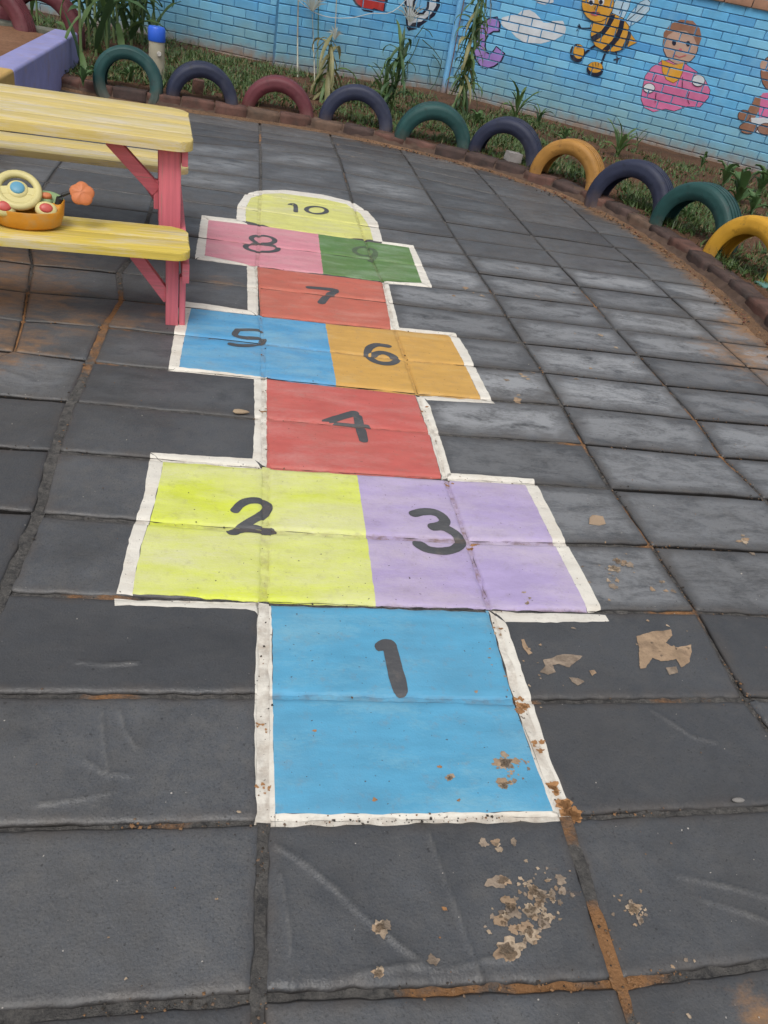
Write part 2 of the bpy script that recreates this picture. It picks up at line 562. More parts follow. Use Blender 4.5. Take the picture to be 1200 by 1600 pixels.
CREASES = [[(432, 1322), (470, 1345), (520, 1385), (560, 1425), (610, 1465), (668, 1512)],
           [(668, 1300), (690, 1360), (720, 1440), (757, 1545)],
           [(438, 1365), (450, 1450), (457, 1548)],
           [(560, 1522), (640, 1508), (700, 1516), (760, 1500), (800, 1496)],
           [(1060, 1368), (1140, 1386), (1215, 1405)], [(1105, 1408), (1160, 1425), (1215, 1445)],
           [(158, 1112), (163, 1170), (168, 1212)], [(186, 1110), (195, 1140), (212, 1168)], [(130, 1188), (165, 1208), (200, 1212)],
           [(1098, 958), (1140, 972), (1205, 985)], [(120, 1035), (165, 1040), (215, 1037)], [(60, 1258), (110, 1252), (170, 1240)],
           [(1170, 1075), (1190, 1110), (1215, 1180)], [(795, 690), (805, 705), (812, 722)],
           [(1020, 1110), (1080, 1150), (1120, 1160)]]
CREASES = [[at(u, v) for u, v in c] for c in CREASES]


def crease_h(x, y):
    h = 0.0
    p = Vector((x, y, 0))
    for c in CREASES:
        for a, b in zip(c, c[1:]):
            if x < min(a.x, b.x) - 0.03 or x > max(a.x, b.x) + 0.03 or y < min(a.y, b.y) - 0.03 or y > max(a.y, b.y) + 0.03: continue
            t = max(0.0, min(1.0, (p - a).dot(b - a) / max(1e-9, (b - a).length_squared)))
            q = a.lerp(b, t)
            d = (p - q).length
            if d < 0.03:
                side = (b - a).cross(p - a).z
                wv = 0.75 + 0.6 * nz(q.x * 14, q.y * 14, 6)
                h = max(h, wv * 0.0042 * math.exp(-(d / 0.0034) ** 2) + (0.0016 * math.exp(-(d / 0.016) ** 2) if side > 0 else 0))
    return h


SANDY = [(at(30, 455), 0.26, 0.9), (at(0, 540), 0.22, 0.75), (at(190, 500), 0.16, 0.62), (at(250, 490), 0.10, 0.6), (at(340, 440), 0.12, 0.6), (at(20, 400), 0.4, 0.7), (at(130, 495), 0.16, 0.65),
         (at(1165, 560), 0.30, 0.75), (at(1190, 520), 0.25, 1.0), (at(1130, 470), 0.12, 0.6), (at(1180, 640), 0.2, 0.35), (at(1195, 1590), 0.05, 0.9), (at(860, 1390), 0.1, 0.3)]


def sandiness(x, y):
    s = 0.12
    for c, r, k in SANDY:
        d2 = (x - c.x) ** 2 + (y - c.y) ** 2
        s = max(s, k * math.exp(-d2 / (r * r)))
    d, t = kerb_dist(x, y)
    if d > -0.5:
        s = max(s, (0.95 if t > 0.5 else 0.6) * math.exp(-((min(0, d)) / 0.13) ** 2))
    return min(1.0, s)


PAVE_TRIS = []       # (3x3 corner array, low flag array) for laying paint on


def slab_wear(i, j):
    if i >= 1 and 5 <= j <= 13:
        k = 1.0 if i <= 2 else 0.9
        if j >= 11: k *= 0.85
        if j == 5: k *= 0.6
        return k
    if j > 13: return 0.6
    if i >= 1 and 3 <= j < 5: return 0.4
    if i == 0 and 6 <= j: return 0.38
    if i < 0 and j >= 6: return 0.2
    return 0.05


pavement = link('pavement', None)
tag(pavement, 'yard of dark painted concrete slabs inside the brick kerb', kind='structure')
HOP_COLS = {-1, 0, 1}


def lines(L, step, e):
    inner = [e, e * 2.6]
    n = max(1, int((L - 5.2 * e) / step))
    mid = [e * 2.6 + (L - 5.2 * e) * k / n for k in range(1, n)]
    return [x / L for x in [0.0] + inner + mid + [L - e * 2.6, L - e, L]]


for j in range(-3, 23):
    for i in range(-4, 6):
        a, b, c, d = corner(i, j), corner(i + 1, j), corner(i + 1, j + 1), corner(i, j + 1)
        mid = (a + b + c + d) / 4
        dists = [kerb_dist(p.x, p.y)[0] for p in (a, b, c, d)]
        if min(dists) > 0.02:
            continue
        if mid.x < -1.46 and mid.y > 3.3:
            continue
        # inset to leave joints
        gl, gr = col_gap(i, mid.y) / 2, col_gap(i + 1, mid.y) / 2
        gb, gt = row_gap(j) / 2, row_gap(j + 1) / 2
        ex, ey = (b - a).normalized(), (d - a).normalized()
        a = a + ex * gl + ey * gb
        b = b - ex * gr + ey * gb
        c = c - ex * gr - ey * gt
        d = d + ex * gl - ey * gt
        Lx, Ly = (b - a).length, (d - a).length
        near = mid.y < 0.55
        step = 0.0075 if (near or (mid.y < 1.0 and abs(mid.x) < 1.2)) else (0.03 if mid.y < 1.6 else 0.06 if mid.y < 3.2 else 0.12)
        if mid.y < -0.3 or mid.x < -1.0 or mid.x > 1.6: step = max(step, 0.03)
        if step < 0.02:
            hit = any(min(a.x, d.x) - 0.01 < q.x < max(b.x, c.x) + 0.01 and min(a.y, b.y) < q.y < max(c.y, d.y) for cr in CREASES for q in cr)
            step = 0.0042 if hit else 0.014
        S = lines(Lx, step, 0.005)
        T = lines(Ly, step, 0.005)
        tx, ty = random.uniform(-1, 1) * 0.0022, random.uniform(-1, 1) * 0.0022
        lift = random.uniform(-0.0015, 0.0015)
        V, ED, SA, CR = [], [], [], []
        ns, nt = len(S), len(T)
        fine = step < 0.006
        for q, t in enumerate(T):
            for p, s in enumerate(S):
                P = a.lerp(b, s).lerp(d.lerp(c, s), t)
                lev = min(p, q, ns - 1 - p, nt - 1 - q)
                if lev <= 1:
                    k = 0.0040 if lev == 0 else 0.002
                    P = P + Vector((nz(P.x * 30, P.y * 30, i) + 0.9 * nz(P.x * 55, P.y * 55, i + 3) * nz(P.x * 8, P.y * 8, 9), nz(P.x * 30, P.y * 30, j + 50) + 0.9 * nz(P.x * 55, P.y * 55, j + 3) * nz(P.x * 8, P.y * 8, 2), 0)) * k
                    # chipped corners
                    if lev == 0 and (p in (0, ns - 1)) and (q in (0, nt - 1)):
                        P = P.lerp(mid, 0.012)
                drop = (-0.0065, -0.0016, 0.0)[lev] if lev < 3 else 0.0
                z = lift + drop + tx * (s - 0.5) + ty * (t - 0.5) + 0.0022 * nz(P.x * 5, P.y * 5, 3) + 0.0009 * nz(P.x * 22, P.y * 22, 7)
                ch_ = crease_h(P.x, P.y) if fine else 0.0
                z += ch_
                CR.append(min(1.0, max(0.0, ch_ - 0.0022) / 0.002))
                P = Vector((P.x, P.y, z))
                V.append(P)
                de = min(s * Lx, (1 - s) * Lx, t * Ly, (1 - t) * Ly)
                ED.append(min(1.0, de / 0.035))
                SA.append(sandiness(P.x, P.y))
        F = []
        for q in range(nt - 1):
            for p in range(ns - 1):
                k = q * ns + p
                F.append((k, k + 1, k + ns + 1))
                F.append((k, k + ns + 1, k + ns))
        # sides
        ring = [p for p in range(ns)] + [q * ns + ns - 1 for q in range(1, nt)] + [(nt - 1) * ns + p for p in range(ns - 2, -1, -1)] + [q * ns for q in range(nt - 2, 0, -1)]
        base0 = len(V)
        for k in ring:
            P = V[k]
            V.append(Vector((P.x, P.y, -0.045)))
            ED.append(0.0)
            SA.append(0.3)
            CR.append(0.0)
        m = len(ring)
        SF = [(ring[k], base0 + k, base0 + (k + 1) % m, ring[(k + 1) % m]) for k in range(m)]
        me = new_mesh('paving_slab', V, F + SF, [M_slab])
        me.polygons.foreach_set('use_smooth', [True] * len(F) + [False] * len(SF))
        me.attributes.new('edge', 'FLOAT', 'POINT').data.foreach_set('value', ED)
        me.attributes.new('crest', 'FLOAT', 'POINT').data.foreach_set('value', CR)
        me.attributes.new('sand', 'FLOAT', 'POINT').data.foreach_set('value', SA)
        if max(dists) > 0.05:
            bm = bmesh.new()
            bm.from_mesh(me)
            _, tk = kerb_dist(mid.x, mid.y)
            kk = int(tk * (len(KC) - 1))
            for o_ in (kk - 6, kk, kk + 6):
                o_ = max(0, min(len(KC) - 1, o_))
                gm = bm.verts[:] + bm.edges[:] + bm.faces[:]
                bmesh.ops.bisect_plane(bm, geom=gm, plane_co=KC[o_] + KN[o_] * 0.04, plane_no=KN[o_], clear_outer=True)
            if len(bm.faces) < 4:
                bm.free()
                continue
            bm.to_mesh(me)
            bm.free()
        so = link('paving_slab', me, pavement)
        so['wear'] = max(0.0, slab_wear(i, j) + random.uniform(-0.12, 0.12)) if slab_wear(i, j) > 0.06 else 0.04
        so['tone'] = random.uniform(0.0, 0.6)
        if i in HOP_COLS and 1 <= j <= 17:
            vv = np.array([tuple(x) for x in V])
            for f in F:
                PAVE_TRIS.append((vv[list(f)], (0.0, 0.0, 0.0)))

# joints: ribbons of dirt between slabs
JV, JF, JO = [], [], []


def joint_ribbon(pts, width, paintable, low, orange):
    n = len(pts)
    rows = []
    cols_ = 4
    for k, p in enumerate(pts):
        dd = (pts[min(k + 1, n - 1)] - pts[max(k - 1, 0)]).normalized()
        nn_ = Vector((-dd.y, dd.x, 0))
        row = []
        for c in range(cols_ + 1):
            f = c / cols_ - 0.5
            q = p + nn_ * width * f
            z = low + 0.0032 * nz(q.x * 18, q.y * 18, 11) + 0.0024 * nz(q.x * 60, q.y * 60, 5) - 0.002 * (1 - abs(f) * 2) * 0
            row.append(len(JV))
            JV.append(Vector((q.x, q.y, z)))
            JO.append(max(0, min(1, orange(q.x, q.y))))
        rows.append(row)
    for k in range(n - 1):
        for c in range(cols_):
            f = (rows[k][c], rows[k][c + 1], rows[k + 1][c + 1], rows[k + 1][c])
            JF.append(f)
            if paintable:
                va = np.array([tuple(JV[x]) for x in f])
                PAVE_TRIS.append((va[[0, 1, 2]], (1.0, 1.0, 1.0)))
                PAVE_TRIS.append((va[[0, 2, 3]], (1.0, 1.0, 1.0)))


OR_SPOTS = [(at(965, 1500), 0.09, 1.0), (at(940, 1440), 0.06, 0.9), (at(860, 1555), 0.12, 0.95), (at(700, 1575), 0.12, 0.8), (at(1005, 840), 0.08, 0.9), (at(985, 800), 0.08, 0.8), (at(1060, 958), 0.1, 0.85),
            (at(905, 690), 0.1, 0.85), (at(1085, 655), 0.14, 0.8), (at(1140, 715), 0.14, 0.8), (at(170, 930), 0.1, 0.8), (at(170, 1082), 0.08, 0.8), (at(230, 1290), 0.12, 0.6),
            (at(880, 1280), 0.05, 0.9), (at(800, 1094), 0.08, 0.8), (at(1060, 1097), 0.12, 0.6), (at(150, 570), 0.15, 0.7), (at(200, 480), 0.2, 0.9), (at(60, 500), 0.4, 1.0), (at(540, 275), 0.3, 0.6),
            (at(405, 215), 0.3, 0.75), (at(740, 450), 0.2, 0.6), (at(920, 470), 0.2, 0.85), (at(1030, 600), 0.2, 0.6)]


def orange(x, y):
    s = 0.22
    for c, r, k in OR_SPOTS:
        s = max(s, k * math.exp(-((x - c.x) ** 2 + (y - c.y) ** 2) / (r * r)))
    return s


for i in range(-3, 6):
    for j in range(-3, 22):
        p, q = corner(i, j), corner(i, j + 1)
        if kerb_dist((p.x + q.x) / 2, (p.y + q.y) / 2)[0] > 0.1: continue
        hop = (i in (0, 1) and 1 <= j <= 17)
        w = col_gap(i, p.y) + 0.009
        n = 12 if p.y < 2 else 5
        low = -0.0036 if i in (0, -1) else -0.007
        if i == 1 and j < 3: low = -0.0032
        joint_ribbon([p.lerp(q, k / n) for k in range(n + 1)], w, hop, low, orange)
for j in range(-3, 22):
    for i in range(-4, 5):
        p, q = corner(i, j), corner(i + 1, j)
        if kerb_dist((p.x + q.x) / 2, (p.y + q.y) / 2)[0] > 0.1: continue
        hop = (i in HOP_COLS and 1 <= j <= 17)
        w = row_gap(j) + 0.009
        n = 24 if p.y < 2 else 8
        joint_ribbon([p.lerp(q, k / n) for k in range(n + 1)], w, hop, -0.007 if (hop and i in HOP_COLS) else -0.026 if j > 3 else -0.0065, orange)
jm = new_mesh('joint_sand', JV, JF, [M_joint], smooth=True)
jm.attributes.new('orange', 'FLOAT', 'POINT').data.foreach_set('value', JO)
tag(link('joint_sand', jm), 'dark dirt and orange sand filling the joints between slabs', kind='structure')


# ------------------------------------------------------------------ paint laid on the slabs
PT = np.array([t[0] for t in PAVE_TRIS])
PT_MIN = PT[:, :, :2].min(axis=1)
PT_MAX = PT[:, :, :2].max(axis=1)


def clip_convex(poly, tri):
    """Sutherland-Hodgman: clip polygon (list of xy) by a ccw triangle"""
    out = poly
    for k in range(3):
        ax, ay = tri[k][0], tri[k][1]
        bx, by = tri[(k + 1) % 3][0], tri[(k + 1) % 3][1]
        dx, dy = bx - ax, by - ay
        inp, out = out, []
        if not inp: return []
        for m in range(len(inp)):
            p, q = inp[m - 1], inp[m]
            sp = dx * (p[1] - ay) - dy * (p[0] - ax)
            sq = dx * (q[1] - ay) - dy * (q[0] - ax)
            if sq >= 0:
                if sp < 0:
                    f = sp / (sp - sq)
                    out.append((p[0] + (q[0] - p[0]) * f, p[1] + (q[1] - p[1]) * f))
                out.append(q)
            elif sp >= 0:
                f = sp / (sp - sq)
                out.append((p[0] + (q[0] - p[0]) * f, p[1] + (q[1] - p[1]) * f))
    return out


def wobble(poly, step=0.014, amp=0.0022, seed=0):
    out = []
    for k in range(len(poly)):
        p, q = poly[k], poly[(k + 1) % len(poly)]
        n = max(1, int((q - p).length / step))
        for m in range(n):
            r = p.lerp(q, m / n)
            out.append(Vector((r.x + amp * (nz(r.x * 40, r.y * 40, seed) + 0.6 * nz(r.x * 130, r.y * 130, seed)), r.y + amp * (nz(r.x * 40, r.y * 40, seed + 31) + 0.6 * nz(r.x * 130, r.y * 130, seed + 9)), 0)))
    return out


def lay_paint(name, polys, mats, offs, parent, label=None, amp=0.0022, wob=True, step=0.014):
    """polys: list of (world polygon, material index)"""
    bm = bmesh.new()
    low = bm.verts.layers.float.new('low')
    cache = {}
    for pi, item in enumerate(polys):
        poly, mi = item[0], item[1]
        lift_ = offs + (item[2] if len(item) > 2 else 0.0)
        if wob: poly = wobble(poly, step=step, seed=pi + len(name) * 3, amp=amp)
        tess = geometry.tessellate_polygon([poly])
        for t3 in tess:
            T = [(poly[k].x, poly[k].y) for k in t3]
            ar = (T[1][0] - T[0][0]) * (T[2][1] - T[0][1]) - (T[1][1] - T[0][1]) * (T[2][0] - T[0][0])
            if abs(ar) < 1e-10: continue
            if ar < 0: T = T[::-1]
            mn = np.min(T, axis=0)
            mx = np.max(T, axis=0)
            idx = np.nonzero((PT_MIN[:, 0] < mx[0]) & (PT_MAX[:, 0] > mn[0]) & (PT_MIN[:, 1] < mx[1]) & (PT_MAX[:, 1] > mn[1]))[0]
            for k in idx:
                tri = PT[k]
                x0, y0, z0 = tri[0]
                e1, e2 = tri[1] - tri[0], tri[2] - tri[0]
                det = e1[0] * e2[1] - e1[1] * e2[0]
                if abs(det) < 1e-12: continue
                tr = tri if det > 0 else tri[::-1]
                pc = clip_convex(T, tr)
                if len(pc) < 3: continue
                A = 0.0
                for m in range(len(pc)):
                    A += pc[m - 1][0] * pc[m][1] - pc[m - 1][1] * pc[m][0]
                if abs(A) < 2e-9: continue
                vs = []
                for (x, y) in pc:
                    f1 = ((x - x0) * e2[1] - (y - y0) * e2[0]) / det
                    f2 = (e1[0] * (y - y0) - e1[1] * (x - x0)) / det
                    z = z0 + f1 * e1[2] + f2 * e2[2] + lift_
                    key = (round(x, 5), round(y, 5), round(z, 5))
                    if key not in cache:
                        cache[key] = bm.verts.new((x, y, z))
                        zz = z - lift_
                        cache[key][low] = PAVE_TRIS[k][1][0] if PAVE_TRIS[k][1][0] > 0 else max(0.0, min(0.8, (-zz - 0.0035) / 0.004))
                    if cache[key] not in vs: vs.append(cache[key])
                if len(vs) >= 3:
                    try:
                        fc = bm.faces.new(vs)
                        fc.material_index = mi
                        fc.smooth = True
                    except ValueError:
                        pass
    me = bpy.data.meshes.new(name)
    bm.to_mesh(me)
    bm.free()
    for m in mats: me.materials.append(m)
    o = link(name, me, parent)
    if label: o['label'] = label
    return o


def px(pts, z=0.0):
    return [at(u, v, z) for u, v in pts]


def stroke(pts, w, closed=False):
    """brush stroke as quads/round joints, returned as list of convex polygons"""
    P, _ = spline(pts, max(6, len(pts) * 4)) if not closed else (pts, 0)
    n = len(P)
    L, R = [], []
    for k in range(n):
        if closed:
            d = (P[(k + 1) % n] - P[k - 1]).normalized()
        else:
            d = (P[min(k + 1, n - 1)] - P[max(k - 1, 0)]).normalized()
        nn_ = Vector((-d.y, d.x, 0))
        ww = w * (1 + 0.12 * nz(P[k].x * 25, P[k].y * 25, 77)) / 2
        L.append(P[k] + nn_ * ww)
        R.append(P[k] - nn_ * ww)
    if closed:
        return [[R[k], R[(k + 1) % n], L[(k + 1) % n], L[k]] for k in range(n)]

    def cap(c, d, sgn):
        a0 = math.atan2(d.y, d.x)
        return [c + Vector((math.cos(a0 - sgn * PI / 2 + sgn * PI * q / 7), math.sin(a0 - sgn * PI / 2 + sgn * PI * q / 7), 0)) * w * 0.5 * (1 + 0.1 * nz(q, c.x * 50)) for q in range(1, 7)]
    return [R + cap(P[-1], (P[-1] - P[-2]).normalized(), 1) + L[::-1] + cap(P[0], (P[0] - P[1]).normalized(), 1)]


def ellipse(cu, cv, ru, rv, tilt=0.0, n=26):
    pts = []
    for k in range(n):
        a = 2 * PI * k / n
        x, y = ru * math.cos(a), rv * math.sin(a)
        pts.append((cu + x * math.cos(tilt) - y * math.sin(tilt), cv + x * math.sin(tilt) + y * math.cos(tilt)))
    return pts


P_white = ground_paint('white line paint', (0.72, 0.69, 0.62), (0.60, 0.54, 0.45), 0.35, 0.02, 0.75, 0.14, 1.08, 0.3)
P_blue = ground_paint('sky blue court paint', (0.095, 0.34, 0.535), (0.19, 0.42, 0.55), 0.45, 0.0, 0.5, 0.08, 1.075)
P_blue5 = ground_paint('faded blue court paint', (0.085, 0.315, 0.56), (0.22, 0.43, 0.56), 0.75, 0.06, 0.5, 0.12, 1.075)
P_lime = ground_paint('lime yellow court paint', (0.62, 0.69, 0.075), (0.66, 0.64, 0.45), 1.15, 0.0, 0.3, 0.12, 1.13, 0.22, 2.6)
P_purple = ground_paint('lilac court paint', (0.41, 0.335, 0.56), (0.56, 0.49, 0.55), 0.95, 0.0, 0.45, 0.14, 1.13, 0.5, 3.0)
P_red = ground_paint('coral red court paint', (0.51, 0.115, 0.10), (0.55, 0.23, 0.21), 0.6, 0.0, 0.4, 0.12, 1.13)
P_orange = ground_paint('amber court paint', (0.58, 0.335, 0.085), (0.58, 0.40, 0.16), 0.3, 0.0, 0.35, 0.1, 1.13)
P_pale = ground_paint('pale lemon court paint', (0.62, 0.62, 0.20), (0.58, 0.56, 0.36), 0.5, 0.05, 0.3, 0.1, 1.135)
P_pink = ground_paint('rose pink court paint', (0.61, 0.245, 0.30), (0.63, 0.36, 0.39), 0.7, 0.05, 0.35, 0.12, 1.13)
P_green = ground_paint('leaf green court paint', (0.10, 0.205, 0.062), (0.26, 0.36, 0.24), 0.7, 0.05, 0.4, 0.12, 1.13)
P_brick = ground_paint('faded red court paint', (0.50, 0.135, 0.095), (0.55, 0.24, 0.19), 0.45, 0.05, 0.4, 0.15, 1.13)
P_faint = ground_paint('smudged numeral paint', (0.075, 0.115, 0.065), (0.13, 0.22, 0.10), 0.6, 0.06, 0.2, 0.06, 1.3)
P_black = ground_paint('charcoal numeral paint', (0.068, 0.072, 0.080), (0.12, 0.125, 0.13), 0.5, 0.06, 0.2, 0.06, 1.3)

hop = thing('hopscotch_court', 'painted hopscotch court with coloured numbered squares and white outline on the slabs', 'hopscotch', (0, 0, 0))
squares = [
    ('bright blue square numbered 1', P_blue, [(424, 943), (600, 948), (763, 954), (800, 1087), (832, 1181), (863, 1266), (640, 1270), (430, 1272), (427, 1162), (426, 1017)],
     [[(597, 1011), (602, 1008), (607, 1008)], [(608, 1009), (613, 1030), (619, 1055), (625, 1078)]], 0.031),
    ('lime yellow square numbered 2', P_lime, [(256, 719), (330, 724), (409, 730), (490, 735), (557, 740), (572, 830), (587, 945), (500, 942), (404, 938), (300, 931), (206, 927), (221, 852), (241, 793)],
     [[(368, 798), (375, 790), (386, 784), (401, 783), (413, 786), (418, 793), (412, 803), (398, 812), (380, 823), (366, 831)], [(362, 831), (380, 827), (396, 826), (410, 829), (424, 830)]], 0.025),
    ('lilac square numbered 3', P_purple, [(557, 740), (640, 745), (700, 749), (760, 752), (819, 756), (853, 824), (919, 955), (840, 952), (767, 950), (680, 947), (587, 945), (572, 830)],
     [[(647, 803), (660, 800), (675, 800), (688, 805), (695, 814), (690, 820), (676, 823)], [(678, 824), (692, 824), (707, 831), (718, 840), (720, 849), (710, 858), (690, 862), (668, 859), (653, 850)]], 0.028),
    ('coral red square numbered 4', P_red, [(417, 591), (530, 604), (648, 617), (670, 675), (690, 746), (556, 740), (417, 731)],
     [[(554, 646), (532, 652), (508, 661), (530, 664), (553, 666), (573, 667)], [(559, 652), (563, 670), (568, 688)]], 0.029),
    ('blue square numbered 5', P_blue5, [(299, 480), (400, 491), (412, 493), (508, 504), (516, 548), (526, 604), (470, 598), (413, 588), (280, 573), (288, 527)],
     [[(407, 518), (390, 517), (372, 517)], [(371, 517), (367, 525), (380, 529), (396, 530), (412, 531)], [(412, 532), (406, 537), (390, 540), (373, 540), (360, 538)]], 0.021),
    ('amber square numbered 6', P_orange, [(508, 504), (612, 513), (625, 514), (701, 522), (722, 562), (751, 622), (650, 615), (526, 604), (516, 548)],
     [[(606, 541), (588, 539), (576, 545), (575, 556), (585, 565), (600, 569), (614, 568), (620, 562), (611, 555), (596, 551), (582, 554)]], 0.028),
    ('faded red square numbered 7', P_brick, [(402, 416), (500, 427), (598, 440), (611, 513), (508, 503), (407, 492)],
     [[(483, 450), (504, 452), (525, 455), (511, 463), (502, 473)]], 0.030),
    ('rose pink square numbered 8', P_pink, [(326, 342), (407, 353), (497, 366), (505, 427), (403, 415), (320, 399)], [ellipse(411, 375, 18.5, 6.0, 0.1), ellipse(409, 387.5, 25.5, 6.6, 0.08)], 0.024),
    ('leaf green square numbered 9', P_green, [(497, 366), (571, 376), (638, 385), (659, 442), (599, 439), (505, 427)], [ellipse(570, 393.5, 16.5, 6.4, 0.1), [(587, 395), (586, 401), (578, 408)]], 0.023),
    ('pale lemon rounded end square numbered 10', P_pale,
     [(384, 345), (384, 325), (392, 309), (412, 302.5), (440, 302), (505, 310.5), (541, 319), (563, 334), (578, 356), (583, 375), (540, 371), (497, 366), (440, 358)],
     [[(453, 320), (459, 319), (462, 324), (462, 331)], ellipse(494.5, 329, 16, 5.6, 0.08)], 0.024)]
for label, m, poly, strokes, w in squares:
    sq = lay_paint('painted_square', [(px(poly), 0)], [m], 0.0009, hop, label)
    q = []
    for si, s in enumerate(strokes):
        w = w * 1.0
        if len(s) > 20:
            for pl in stroke(px(s), w, True): q.append((pl, 0, 0.0004 * si))
        else:
            for pl in stroke(px(s), w): q.append((wobble(pl, 0.006, 0.0011, 5), 0, 0.0004 * si))
    lay_paint('painted_number', q, [P_faint if label.endswith(' 9') else P_black], 0.0017, sq, 'charcoal brushed numeral ' + label.split()[-1], wob=False)

white = [
    [(403, 959), (398, 1076), (398, 1157), (401, 1267), (397, 1287), (412, 1295), (431, 1298), (431, 1271), (427, 1157), (424, 943), (400, 938)],
    [(429, 1271), (640, 1270), (863, 1266), (898, 1276), (886, 1288), (767, 1291), (660, 1296), (431, 1298)],
    [(764, 953), (790, 973), (825, 1075), (863, 1195), (899, 1277), (863, 1268), (832, 1181), (798, 1070)],
    [(178, 932), (290, 936), (404, 938), (404, 960), (398, 954), (385, 951), (202, 946), (180, 946)],
    [(235, 709), (224, 779), (205, 830), (183, 925), (207, 928), (220, 852), (240, 793), (256, 720)],
    [(235, 708), (310, 712), (396, 717), (409, 730), (330, 724), (256, 719)],
    [(397, 590), (398, 647), (395, 717), (417, 731), (417, 588)],
    [(699, 739), (760, 743), (834, 748), (820, 757), (760, 752), (701, 748)],
    [(834, 748), (868, 816), (912, 898), (940, 951), (920, 955), (912, 942), (853, 824), (819, 756)],
    [(767, 951), (860, 957), (945, 961), (952, 972), (870, 973), (789, 972)],
    [(649, 617), (660, 618), (672, 634), (686, 678), (705, 742), (691, 747), (670, 673)],
    [(656, 616), (710, 619), (756, 622), (774, 630), (720, 628), (668, 625)],
    [(281, 471), (330, 477), (387, 485), (401, 491), (299, 480)],
    [(281, 471), (275, 505), (263, 575), (280, 573), (288, 527), (299, 480)],
    [(259, 577), (280, 573), (350, 579), (415, 588), (415, 592), (397, 592), (320, 585)],
    [(625, 511), (670, 515), (712, 520), (701, 523), (660, 518), (624, 515)],
    [(712, 520), (730, 547), (750, 590), (772, 630), (752, 623), (722, 562), (700, 522)],
    [(386, 413), (387, 485), (404, 492), (402, 416)],
    [(597, 439), (606, 441), (625, 514), (611, 514)],
    [(315, 336), (341, 339), (369, 342), (390, 350), (326, 343)],
    [(315, 336), (305, 402), (320, 400), (327, 342)],
    [(305, 403), (320, 399), (403, 414), (402, 417), (386, 414)],
    [(597, 377), (646, 383), (675, 448), (659, 443), (638, 385), (596, 380)],
    [(599, 439), (630, 441), (660, 442), (675, 448), (640, 446), (600, 444)],
    [(369, 344), (371, 321), (383, 303), (407, 297), (446, 296.5), (505, 304), (552, 316), (575, 331), (590, 348), (598, 378), (583, 376), (578, 356), (563, 334), (541, 319), (505, 310.5), (440, 302), (412, 302.5), (392, 309), (384, 325), (384, 346)],
]
lay_paint('white_outline', [(px(p), 0) for p in white], [P_white], 0.0005, hop, 'dirty white hand painted outline round all the squares', amp=0.0024)

# bare patches where the film has peeled, on top of slabs and squares
M_bare2 = simple('bare grey concrete', (0.27, 0.215, 0.165), 0.9, 0.4, 26, 0.6, 120, (0.12, 0.09, 0.07), 0.6, 'World', 0.2)
M_bare3 = simple('dusty pale concrete', (0.37, 0.29, 0.21), 0.9, 0.4, 30, 0.6, 120, (0.15, 0.11, 0.08), 0.5, 'World', 0.2)
M_stain = simple('orange earth stain', (0.36, 0.19, 0.085), 0.9, 0.3, 20, 0.4, 120, (0.2, 0.1, 0.05), 0.5, 'World', 0.2)
M_bare = simple('bare peeled concrete', (0.33, 0.235, 0.155), 0.9, 0.28, 22, 0.5, 120, (0.17, 0.12, 0.085), 0.45, 'World', 0.2)
P_bare = []


def blob(u, v, r, asp=1.0, seed=0):
    c = at(u, v)
    out = []
    n = 22
    for k in range(n):
        a = 2 * PI * k / n
        rr = r * (0.85 + 0.6 * nz(math.cos(a) * 1.3 + seed * 3.1, math.sin(a) * 1.3, seed * 1.7) + 0.35 * nz(math.cos(a) * 4, math.sin(a) * 4 + seed, 2) + 0.15 * nz(math.cos(a) * 9, math.sin(a) * 9 + seed, 4))
        out.append(Vector((c.x + math.cos(a) * max(rr, r * 0.25) * asp, c.y + math.sin(a) * max(rr, r * 0.25), 0)))
    return out


